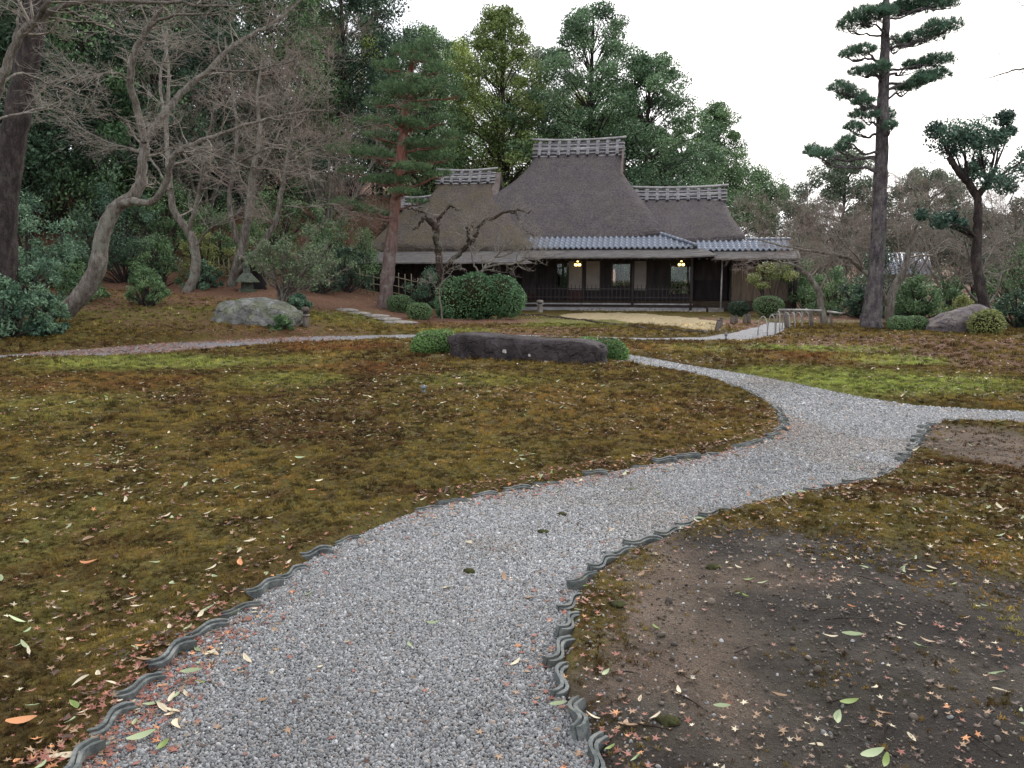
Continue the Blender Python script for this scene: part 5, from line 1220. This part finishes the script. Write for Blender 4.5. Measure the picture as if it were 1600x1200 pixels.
rock('long_rock', 'long low dark purplish rock with pale lichen spots between two azaleas', c_ + nrm * .30 + [0, 0, .09], (wv / 2 * .985, .42, .36), ang, M['rock_dark'], 3.3, .36, .2, longrock)
M['rock_moss'] = rockmat('rock_mossy', lin(84, 84, 80), lin(126, 125, 120), lin(170, 168, 162), .5, None, lin(100, 106, 66))
p = base(402, 20.6); p[2] += .05
rock('mossy_boulder', 'broad pale grey boulder patched with moss on the left mound', p, (1.16, .62, .52), .05, M['rock_moss'], 8.8, .7, .55, lambda V: np.column_stack([V[:, 0], V[:, 1], V[:, 2] * (1 - .25 * V[:, 0])]))
M['rock_grey'] = rockmat('rock_grey', lin(84, 76, 78), lin(118, 108, 108), lin(146, 136, 134), .25, None, lin(110, 100, 70))
p = base(1494, 20.8); rock('grey_boulder', 'sloping grey boulder with a peak between cushion shrub and yellow-green azalea', p + [0, 0, .12], (.86, .5, .5), .05, M['rock_grey'], 5.2, .75, .35, lambda V: np.column_stack([V[:, 0], V[:, 1], V[:, 2] * (1 + .35 * V[:, 0])]))

# ------------------------------------------------------------------ scalloped tile edging
def etmat():
    n = N('edge_tile'); p = n.pos(); c = n.ramp(n.noise(p, 14, 6, .7), [(.34, lin(58, 62, 62)), (.52, lin(98, 102, 100)), (.66, lin(140, 142, 138))])
    c = n.mix(n.math('MULTIPLY', n.ramp(n.noise(p, 7, 5, .75), [(.5, (0, 0, 0, 1)), (.62, (1, 1, 1, 1))]), .6), c, lin(66, 62, 40))
    return n.fin(c, .7, n.bump(n.noise(p, 60, 5, .7), .006), .3)
M['edge_tile'] = etmat()
def edge_tile(flip, seed):
    r = random.Random(seed); m = MB(); L, k = .235, 11
    for off, top in ((-.010, .026), (.011, .034)):
        x = np.linspace(-L / 2, L / 2, k); y = .025 * np.sin(x / L * 2 * math.pi) * flip + off; th = .0075
        V = []
        for i in range(k): V += [(x[i], y[i] - th, -.08), (x[i], y[i] + th, -.08), (x[i], y[i] + th, top + r.uniform(-.002, .002)), (x[i], y[i] - th, top + r.uniform(-.002, .002))]
        Fc = []
        for i in range(k - 1):
            for j in range(4): Fc.append((i * 4 + j, (i + 1) * 4 + j, (i + 1) * 4 + (j + 1) % 4, i * 4 + (j + 1) % 4))
        Fc += [(3, 2, 1, 0), tuple((k - 1) * 4 + j for j in range(4))]; m.add(V, Fc)
    return m.mesh('edging_tile', M['edge_tile'], False)
def edging(label, E_, side, step, yaw, flip, skip=0.0, seed=1, sink=0., sc=1.):
    r = random.Random(seed); t = thing('tile_edging', label, 'edging', (E_[0][0], E_[0][1], 0)); ms = [edge_tile(flip, q) for q in range(3)]
    P = dense(E_, .01); s_ = np.concatenate([[0], np.cumsum(np.linalg.norm(np.diff(P, axis=0), axis=1))]); u = .05
    while u < s_[-1]:
        i = min(len(P) - 2, int(np.searchsorted(s_, u))); tg = P[min(i + 8, len(P) - 1)] - P[max(0, i - 8)]
        if r.random() >= skip:
            o = link('edging_tile', ms[r.randrange(3)], t); d_ = P[i] - E_[0]
            o.location = (d_[0] + r.uniform(-.012, .012), d_[1] + r.uniform(-.012, .012), r.uniform(-.014, .02) - sink)
            o.rotation_euler = (r.uniform(-.22, .22), r.uniform(-.07, .07), math.atan2(tg[1], tg[0]) + yaw + r.uniform(-.16, .16)); o.scale = (r.uniform(.9, 1.05) * sc, sc, 1)
        u += step * r.uniform(.9, 1.15)
edging('scalloped grey tile edging between the big moss lawn and the gravel path', EDGE_L, 1, .242, -.50, 1, .05, 2, -.002, .95)
edging('scalloped grey tile edging between the gravel path and the bare dark soil', EDGE_R, -1, .246, -.48, 1, .05, 3, -.002, .95)
edging('half-buried grey tile edging along the far lawn side of the gravel path', EDGE_F, 1, .25, .2, 1, .25, 4, .03)

# ------------------------------------------------------------------ fallen leaves
def oak_leaf(seed, L=1.0, W=.34):
    r = np.random.RandomState(seed); k = 6; u = np.linspace(0, 1, k); w_ = W * .5 * np.sin(math.pi * (u * .92 + .06)) ** .8; bend = r.uniform(-.2, .9); fold = r.uniform(.1, 1.1); cv = r.uniform(-.2, .2)
    V = []
    for i in range(k):
        x = (u[i] - .5) * L; y0 = cv * math.sin(u[i] * 3.14); z = bend * (u[i] - .5) ** 2 * 1.6
        V += [(x, y0 - w_[i], z + fold * w_[i]), (x, y0, z), (x, y0 + w_[i], z + fold * w_[i] * r.uniform(.6, 1.3))]
    Fc = []
    for i in range(k - 1):
        for j in range(2): Fc.append((i * 3 + j, (i + 1) * 3 + j, (i + 1) * 3 + j + 1, i * 3 + j + 1))
    return np.array(V), np.array(Fc)
def maple_leaf(seed):
    r = np.random.RandomState(seed); n = 5; V = [(0, 0, .05)]; A = np.linspace(-2.2, 2.2, n)
    for i, a in enumerate(A):
        l = .55 * (1 - .13 * abs(i - 2)) * r.uniform(.85, 1.1); h = r.uniform(-.05, .25)
        if i == 0: V.append((.15 * math.cos(a - .45), .15 * math.sin(a - .45), 0))
        V.append((l * math.cos(a), l * math.sin(a), h)); V.append((.17 * math.cos(a + .5), .17 * math.sin(a + .5), .02))
    k = len(V) - 1; return np.array(V), np.array([(0, i, i + 1) for i in range(1, k)] + [(0, k, 1)])
LC = dict(pale=lin(152, 162, 124), cream=lin(204, 190, 162), tan=lin(152, 124, 98), red=lin(142, 92, 78), brown=lin(84, 64, 54), orange=lin(196, 136, 92), green=lin(120, 136, 74))
rng = np.random.RandomState(21)
xs, ys_ = [], []
for y0, y1, dn in [(2.0, 4.2, 340), (4.2, 7, 240), (7, 12, 150), (12, 20, 75), (20, 30, 40)]:
    wd_ = y1 * .8 + 1.2; n_ = int(dn * 2 * wd_ * (y1 - y0)); xs.append(rng.uniform(-wd_, wd_, n_)); ys_.append(rng.uniform(y0, y1, n_))
# drifts along the borders of the path
for E_, n_, sp in ((EDGE_L[EDGE_L[:, 1] < 9], 4200, .10), (EDGE_R[EDGE_R[:, 1] < 9], 1900, .13), (EDGE_L[EDGE_L[:, 1] < 3.6], 1100, .13)):
    P = dense(E_, .02); i = rng.randint(0, len(P), n_); cl = fbm(i * .012 + n_, np.zeros(n_) + .5, 3); kp = rng.rand(n_) < sstep(.35, .62, cl) + .12
    xs.append(P[i, 0][kp] + rng.normal(0, sp, kp.sum()) + (.04 if E_ is not EDGE_R else 0)); ys_.append(P[i, 1][kp] + rng.normal(0, sp, kp.sum()))
qx = rng.uniform(-9.2, -3.8, 9000); qy = rng.uniform(14.5, 21.5, 9000); qd = sdist(PATH2, qx, qy); kp = (rng.rand(9000) < np.exp(-np.maximum(0, qd) / .22)) & (rng.rand(9000) < sstep(.36, .5, fbm(qx * .8 + 2, qy * .8, 3)) * .95 + .05); xs.append(qx[kp]); ys_.append(qy[kp])
x = np.concatenate(xs); y = np.concatenate(ys_); ne = sum(len(q) for q in xs[5:]); edge_ = np.arange(len(x)) >= len(x) - ne
so_, sa_, ta_, gr_, ru_, li_ = masks(x, y); d_ = pathd(x, y)
pr = np.where(d_ < 0, .10, .80 + .45 * li_ - .35 * so_) * (.1 + 1.9 * sstep(.34, .72, fbm(x * 1.2, y * 1.2 + 9, 4))) * (1 - .6 * ta_)
drift = (d_ < 0) & (y > 13) & (x < -3.6) & (fbm(x * .8, y * .8 + 3, 3) > .42); keep = edge_ | (rng.rand(len(x)) < pr) | drift; edge_ = edge_ | drift; x, y, d_, so_, li_, edge_ = [q[keep] for q in (x, y, d_, so_, li_, edge_)]
z = np.where(d_ < 0, .012, gz(x, y) + .012)
kind = np.where(rng.rand(len(x)) < np.where(edge_, .05, .07), 0, 1)            # 0 long leaf, 1 maple leaf
cname = np.empty(len(x), object)
for i in range(len(x)):
    if kind[i] == 0: cname[i] = rng.choice(['pale', 'cream', 'green', 'tan', 'brown', 'orange'], p=[.34, .30, .08, .14, .11, .03])
    elif edge_[i]: cname[i] = rng.choice(['red', 'tan', 'brown', 'orange'], p=[.58, .2, .14, .08])
    else: cname[i] = rng.choice(['red', 'tan', 'brown', 'cream', 'orange'], p=[.17, .34, .36, .10, .03])
far_ = (y > 13) & (d_ < .3); size = np.where(far_, rng.uniform(.035, .06, len(x)), 0) + (~far_) * np.where(kind == 0, rng.uniform(.03, .07, len(x)), rng.uniform(.012, .046, len(x)))
rz = rng.uniform(0, 6.28, len(x)); ta = rng.normal(0, .22, len(x)); tb = rng.normal(0, .22, len(x))
PO = [oak_leaf(q) for q in range(4)]; PM_ = [maple_leaf(q) for q in range(4)]
def rotm(a, b, c): return np.array(Matrix.Rotation(c, 3, 'Z') @ Matrix.Rotation(a, 3, 'X') @ Matrix.Rotation(b, 3, 'Y'))
rank = np.hypot(x, y) / size
vis = np.abs(x) < y * .615
order = np.argsort(np.where(vis & (y > 2.35), rank, 1e9))
LM = {k: N('fallen_leaf_' + k).fin(v, .6, None, .3) for k, v in LC.items()}
LMESH = {}
def leaf_mesh(kd, v, cn):
    key = (kd, v, cn)
    if key not in LMESH: V, Fc = (PO if kd == 0 else PM_)[v]; LMESH[key] = MB().add(V, Fc).mesh('fallen_leaf', LM[cn], True)
    return LMESH[key]
WORD = dict(pale='pale green', cream='cream', tan='tan', red='reddish', brown='dark brown', orange='orange', green='olive green')
solo_ix = []; cnt = {0: 0, 1: 0}
for i in order:
    if cnt[kind[i]] < (150, 130)[kind[i]]: solo_ix.append(i); cnt[kind[i]] += 1
for i in solo_ix:
    sf = 'gravel path' if d_[i] < 0 else 'bare soil' if so_[i] > .5 else 'moss'; nm = 'slender' if kind[i] == 0 else 'pointed maple'
    o = link('fallen_leaf', leaf_mesh(kind[i], i % 4, cname[i]), None, (x[i], y[i], z[i])); o.rotation_euler = (ta[i], tb[i], rz[i]); o.scale = (size[i],) * 3
    tag(o, '%s %s fallen leaf lying on the %s in the foreground' % (WORD[cname[i]], nm, sf), 'leaf', '%s %s leaves fallen on the %s' % (WORD[cname[i]], nm, sf))
mb = MB(); ss_ = set(solo_ix)
for kd, protos in ((0, PO), (1, PM_)):
    for v in range(4):
        ix = np.array([i for i in range(len(x)) if i not in ss_ and kind[i] == kd and i % 4 == v])
        V, Fc = protos[v]; ca, sa = np.cos(rz[ix]), np.sin(rz[ix]); S = size[ix] * np.where(y[ix] > 9, 1.25, 1.)
        X_ = V[None, :, 0] * S[:, None]; Y_ = V[None, :, 1] * S[:, None]; Z_ = V[None, :, 2] * S[:, None] + X_ * tb[ix][:, None] + Y_ * ta[ix][:, None]
        W_ = np.stack([x[ix][:, None] + X_ * ca[:, None] - Y_ * sa[:, None], y[ix][:, None] + X_ * sa[:, None] + Y_ * ca[:, None], z[ix][:, None] + Z_], -1).reshape(-1, 3)
        FF = (Fc[None] + (np.arange(len(ix)) * len(V))[:, None, None]).reshape(-1, Fc.shape[1])
        cc = np.array([LC[cname[i]][:3] for i in ix]) * np.exp(rng.normal(0, .2, (len(ix), 1))); mb.add(W_, FF, np.repeat(cc, len(V), 0))
tag(link('leaf_litter', mb.mesh('leaf_litter', M['litter'], True)), 'small dry leaves strewn over moss, soil and path borders', None, None, 'stuff')
# leaves that stand out one by one
for lb, px, py, kd, cn, s_, r3 in [('large orange-brown leaf at the bottom left corner', 38, 1162, 0, 'orange', .10, .1), ('orange leaf alone on the dark moss at the left', 141, 906, 0, 'orange', .085, .1), ('upright tan leaf leaning on the tile edging', 376, 909, 0, 'orange', .085, 1.9),
        ('large pale green leaf with raised tip on the dark soil', 1332, 1004, 0, 'pale', .085, -.4), ('pale green leaf standing on its stalk at the lower right', 1308, 1132, 0, 'pale', .08, 1.1), ('pale leaf at the bottom right edge of the soil', 1362, 1190, 0, 'pale', .09, .3),
        ('yellow-green curled leaf on the lower right soil', 1326, 1108, 0, 'green', .07, .1), ('pale green leaf on the gravel at the lower middle', 677, 982, 0, 'pale', .06, 0.), ('pale green leaf in the middle of the near gravel', 640, 1020, 0, 'pale', .05, 2.), ('pale leaf crossing the gravel near the left tiles', 300, 1063, 0, 'pale', .08, .05),
        ('pale green leaf on the gravel at the bottom left', 222, 1163, 0, 'pale', .09, .5), ('pale green leaf beside the tiles at the bottom', 872, 1114, 0, 'pale', .06, .1), ('curled pale leaf on the brown soil near the tiles', 946, 1066, 0, 'pale', .05, .9), ('long pale green leaf on the soil below the brown patch', 1128, 1119, 0, 'pale', .06, -.2),
        ('yellow leaf in the left moss', 488, 780, 0, 'orange', .055, 0.), ('pale twin leaves lying on the moss left of the path', 470, 731, 0, 'pale', .10, -.4)]:
    p = G(px, py); zz = gz(np.array([p[0]]), np.array([p[1]]))[0] if pathd(np.array([p[0]]), np.array([p[1]]))[0] > 0 else .01
    o = link('fallen_leaf', leaf_mesh(kd, abs(hash(lb[:9])) % 1 + (px % 4), cn), None, (p[0], p[1], zz + .02)); o.scale = (s_,) * 3; o.rotation_euler = (.25, -.1, r3); tag(o, lb, 'leaf')

# twigs lying about
for i in range(16):
    px, py = rng.uniform(950, 1590), rng.uniform(870, 1180); p = G(px, py); a = rng.uniform(0, 6.28); L = rng.uniform(.06, .2); zz = gz(np.array([p[0]]), np.array([p[1]]))[0] + .008
    P = [(0, 0, 0), (L * .5 * math.cos(a) + rng.normal(0, .008), L * .5 * math.sin(a), .006), (L * math.cos(a), L * math.sin(a), 0)]
    o = link('dead_twig', MB().tube(crom(P, 6), .0028, 5).mesh('dead_twig', M['plum_bark'], True), None, (p[0], p[1], zz)); tag(o, 'thin dead twig lying on the bare soil', 'twig', 'twigs on the bare soil')
# dark clods of moss and soil turned up on the soil and the gravel
M['clod'] = simple('clod', lin(44, 40, 30), lin(72, 74, 42), 40, .95, 60, .01, .1)
for i, (px, py, lb) in enumerate([(733, 896, 'small dark clod in the middle of the gravel path'), (848, 834, 'small dark clod on the gravel higher up the path'), (878, 806, 'yellowish-green clod of moss on the far gravel'), (1115, 888, 'green moss clod on the brown soil'), (965, 962, 'dark green moss clod among leaves near the tiles'), (1046, 1136, 'round green moss clod on the dark soil at the bottom')]):
    p = G(px, py); V, Fc = ico(3); V = V * (1 + (n3(V + i * 3., 2.2)[:, None] - .5) * 1.3) * np.array([.032, .024, .013]) * rng.uniform(.9, 1.3)
    zz = gz(np.array([p[0]]), np.array([p[1]]))[0] if pathd(np.array([p[0]]), np.array([p[1]]))[0] > 0 else .006
    tag(link('moss_clod', MB().add(V, Fc).mesh('moss_clod', M['clod'], True), None, (p[0], p[1], zz + .006)), lb, 'clod')

# ------------------------------------------------------------------ garden fittings
M['bamboo'] = simple('bamboo', lin(104, 96, 74), lin(142, 132, 106), 6, .5, 30, .003, .4)
M['bamboo_grey'] = simple('bamboo_grey', lin(106, 102, 96), lin(164, 160, 152), 6, .5, 30, .003, .4)
M['old_wood'] = simple('old_wood', lin(74, 66, 60), lin(116, 106, 98), 9, .85, 40, .008, .2, (1, 1, .3))
M['metal'] = simple('metal', lin(70, 74, 78), lin(120, 124, 128), 20, .45, 60, .001, .5)
M['red'] = simple('red_cap', lin(150, 60, 50), lin(170, 80, 66), 20, .5, 60, .001, .5)
M['lantern_stone'] = rockmat('lantern_stone', lin(70, 76, 66), lin(98, 104, 92), lin(122, 126, 112), .5, None, lin(84, 96, 60))
# hooped bamboo edging by the bridge railing
h0 = G(1196, 524)
t = thing('hoop_edging', 'row of bent bamboo hoops edging the path to the house', 'edging', h0)
HP = [(1184, 1199, 524, 30), (1199, 1211, 522, 30), (1212, 1218, 520, 34), (1222, 1234, 514, 26), (1232, 1242, 514, 26), (1241, 1253, 513, 25), (1252, 1265, 512, 25), (1218, 1226, 508, 24), (1230, 1242, 505, 22), (1243, 1254, 503, 20), (1254, 1264, 502, 20)]
for x0, x1, yb, h in HP:
    a, b2 = G(x0, yb), G(x1, yb + 1); dd = a[1]; hh = h * dd / F
    P = [a + (b2 - a) * (.5 - .5 * math.cos(u)) + np.array([0, 0, hh * math.sin(u) ** .8 if 0 < u < math.pi else -.06]) for u in np.linspace(0, math.pi, 13)]
    o = part('hoop', MB().tube([q - h0 for q in P], .014, 6), M['bamboo_grey'], t, (0, 0, 0), True)
# bamboo railing
r0 = base(1217, 23.0); t = thing('bamboo_railing', 'low railing with pale bamboo top rail beside the path on the right', 'railing', r0)
def rl(a, b2, r_, nm='rail', mt='bamboo_grey'): part(nm, MB().tube([np.array(a) - r0, (np.array(a) + b2) / 2 - r0 + [0, 0, .005], np.array(b2) - r0], r_, 8), M[mt], t, (0, 0, 0), True)
rl(at(1216, 484, 23), at(1284, 485.5, 22.6), .028); rl(at(1292, 487, 22.6), at(1316, 490, 22.4), .026); rl(at(1204, 491, 23.2), at(1242, 492, 23), .012)
for px, d in ((1226, 22.95), (1266, 22.7), (1297, 22.6)):
    q = base(px, d); rl(q - [0, 0, .1], at(px, 485, d), .05 if px != 1297 else .035, 'post', 'old_wood')
# stump-like posts by the path corner
for px, py, h, ln, lb in [(1118.5, 522, 21, 5, 'tallest leaning dark wooden post at the corner of the tan lawn'), (1125, 517, 19, 2, 'grey wooden post right behind the leaning one'), (1143, 508, 14, 1, 'short grey post left of the pair under the shrub'), (1150, 507, 13, 0, 'short grey post next to the round shrub, left of two'), (1163, 508, 16, 1, 'dark short post between the two round shrubs'), (1170, 508, 18, 0, 'slim dark post right between the two round shrubs')]:
    p = G(px, py); hh = h * p[1] / F; t = thing('wooden_post', lb, 'post', p, 0, 'old posts by the corner of the lawn')
    part('shaft', MB().tube([(0, 0, -.08), (ln * .006, 0, hh * .5), (ln * .013, 0, hh)], [.062, .055, .05], 9), M['old_wood'], t, None, True); part('cap', MB().tube([(ln * .013, 0, hh), (ln * .0132, 0, hh + .02)], [.052, .04], 9), M['dark_wood'], t, None, True)
# sprinklers
for px, py, h, lb in [(662, 618, 17, 'small metal sprinkler head standing in the left moss lawn'), (1134, 534, 15, 'small metal sprinkler head at the edge of the back walk')]:
    p = G(px, py); hh = h * p[1] / F; t = thing('sprinkler', lb, 'sprinkler', p, 0, 'sprinkler heads in the lawn')
    part('riser', MB().tube([(0, 0, -.05), (0, 0, hh * .7)], .022, 8), M['metal'], t, None, True); part('head', MB().tube([(0, 0, hh * .62), (0, 0, hh * .75), (0, 0, hh)], [.03, .034, .016], 8), M['metal'], t, None, True); part('nozzle', MB().tube([(-.045, 0, hh * .8), (.045, 0, hh * .86)], .01, 6), M['red'] if px > 1000 else M['metal'], t, None, True)
# small post lamps
def post_lamp(lb, p, h, r_, mt, square):
    t = thing('post_lamp', lb, 'lamp', p, 0, 'low post lamps')
    k = 4 if square else 10
    part('shaft', MB().tube([(0, 0, -.06), (0, 0, h * .62)], [r_, r_ * .92], k), M[mt], t, None, not square); part('light_slot', MB().tube([(0, 0, h * .62), (0, 0, h * .8)], r_ * .7, k), M['dark_wood'], t, None, not square)
    part('collar', MB().tube([(0, 0, h * .60), (0, 0, h * .66)], r_ * 1.25, k), M['stone'], t, None, not square); part('cap', MB().tube([(0, 0, h * .8), (0, 0, h * .93), (0, 0, h)], [r_ * 1.2, r_ * 1.1, r_ * .7], k), M[mt], t, None, not square)
p = base(481, 20.4); post_lamp('low round wooden post lamp beside the mossy boulder', p, .56, .085, 'old_wood', False)
p = G(843.5, 487); post_lamp('small square stone lamp in front of the veranda railing', p, .46, .12, 'stone', True)
# stone lantern and little shelter
p = base(393, 25.4); t = thing('stone_lantern', 'small mossy tiered stone lantern behind the boulder', 'lantern', p)
def ring(nm, z0, z1, r0_, r1_, k=8): part(nm, MB().tube([(0, 0, z0), (0, 0, z1)], [r0_, r1_], k), M['lantern_stone'], t, (0, 0, 0))
ring('base', -.1, .12, .34, .30, 6); ring('body', .12, .34, .22, .2, 4); ring('roof', .34, .62, .44, .14, 6); ring('neck', .62, .70, .11, .11)
for i in range(4): ring('finial_ring', .70 + i * .085, .775 + i * .085, .115 - i * .018, .105 - i * .018)
ring('finial', 1.04, 1.16, .05, .01)
p = base(412, 26.3); t = thing('small_shelter', 'little wooden shelter with a sloping roof behind the stone lantern', 'shelter', p)
part('post', MB().tube([(-.3, 0, -.1), (-.3, 0, 1.0)], .05, 6), M['dark_wood'], t); part('post', MB().tube([(.18, 0, -.1), (.18, 0, .75)], .05, 6), M['dark_wood'], t)
part('roof', MB().hexa([(-.5, -.5, 1.02), (.36, -.5, .58), (.36, .5, .58), (-.5, .5, 1.02), (-.5, -.5, 1.08), (.36, -.5, .64), (.36, .5, .64), (-.5, .5, 1.08)]), M['old_wood'], t); part('back_wall', MB().box((-.28, .2, 0), (.16, .24, .72)), M['dark_wood'], t)
# bamboo lattice fences
def lattice(lb, px0, px1, d0, d1, h, n, rows):
    a, b2 = base(px0, d0), base(px1, d1); t = thing('bamboo_fence', lb, 'fence', a, 0, 'bamboo lattice fences')
    for i in range(n):
        q = (b2 - a) * i / (n - 1); q[2] = Tz(*(a + q)[:2]) - a[2]; part('upright', MB().tube([q - [0, 0, .1], q + [0, 0, h * random.uniform(.96, 1.06)]], .016, 6), M['bamboo'], t, (0, 0, 0), True)
    for r_ in rows:
        e = (b2 - a); part('rail', MB().tube([[0, -.03, h * r_], [e[0], e[1] - .03, e[2] + h * r_]], .016, 6), M['bamboo'], t, (0, 0, 0), True)
lattice('yellow bamboo lattice fence right of the red pine', 606, 684, 29.6, 30.2, 1.05, 9, (.25, .5, .8)); lattice('low bamboo lattice fence left of the red pine', 470, 598, 28.8, 29.4, .8, 13, (.2, .55, .85)); lattice('bamboo lattice fence between the S-shaped and many-stemmed maples', 320, 366, 27.0, 27.4, .75, 7, (.3, .65))
# stepping stones in the moss
for i, (px, py, s_) in enumerate([(540, 488, .3), (562, 493, .28), (585, 497, .34), (603, 502, .36), (622, 507, .42)]):
    p = GT(px, py); V, Fc = ico(3); V = V * (1 + (n3(V + i, 1.2)[:, None] - .5) * .5) * np.array([s_ * 1.3, s_ * .9, .07])
    tag(link('stepping_stone', MB().add(V, Fc).mesh('stepping_stone', M['stone'], True), None, (p[0], p[1], p[2] + .05)), 'flat stepping stone below the red pine, %s from the left' % ('first', 'second', 'third', 'fourth', 'last')[i], 'stepping stone', 'stepping stones below the red pine')
# thin dark edging of the tan lawn
LE = dense(PX([(806, 492), (850, 494), (885, 499), (902, 500), (922, 506), (960, 510), (1010, 517), (1060, 521), (1112, 524)]), .3); l0 = np.array([LE[0][0], LE[0][1], 0])
solo('lawn_edging', MB().tube([(a, b2 + random.uniform(-.05, .05), gz(np.array([a]), np.array([b2]))[0] + .012) for a, b2 in LE], .04, 6), M['plum_bark'], 'thin dark soil edging in front of the tan lawn', 'edging', l0)
# outbuilding beyond the right trees
ob = base(1404, 42); t = thing('outbuilding', 'plastered outbuilding with grey tiled roof half hidden behind the right trees', 'building', ob, math.radians(-18)); t.scale = (.7, .8, .82)
part('wall', MB().box((-1.3, 0, 0), (1.3, 3, 1.9)), M['plaster'], t); part('plinth', MB().box((-1.35, -.05, -.3), (1.35, 3.05, .5)), M['old_wood'], t)
rf = part('roof', MB().hexa([(-1.7, -.6, 1.75), (1.7, -.6, 1.75), (1.7, 3.6, 1.75), (-1.7, 3.6, 1.75), (-1.7, 1.4, 2.95), (1.7, 1.4, 2.95), (1.7, 1.6, 2.95), (-1.7, 1.6, 2.95)]), M['tile'], t); part('ridge', MB().tube([(-1.75, 1.5, 3.0), (1.75, 1.5, 3.0)], .1, 8), M['tile'], rf, None, True)
for i in range(12): part('tile_row', MB().tube([(-1.62 + i * .295, -.62, 1.79), (-1.62 + i * .295, 1.4, 2.99)], .06, 6), M['tile'], rf, None, True)
for x in (-.9, .2): q = part('window', MB().box((x, -.04, .9), (x + .7, -.004, 1.5)), M['dark_wood'], t); part('pane', MB().box((x + .06, -.06, .96), (x + .64, -.044, 1.44)), M['shoji'], q)
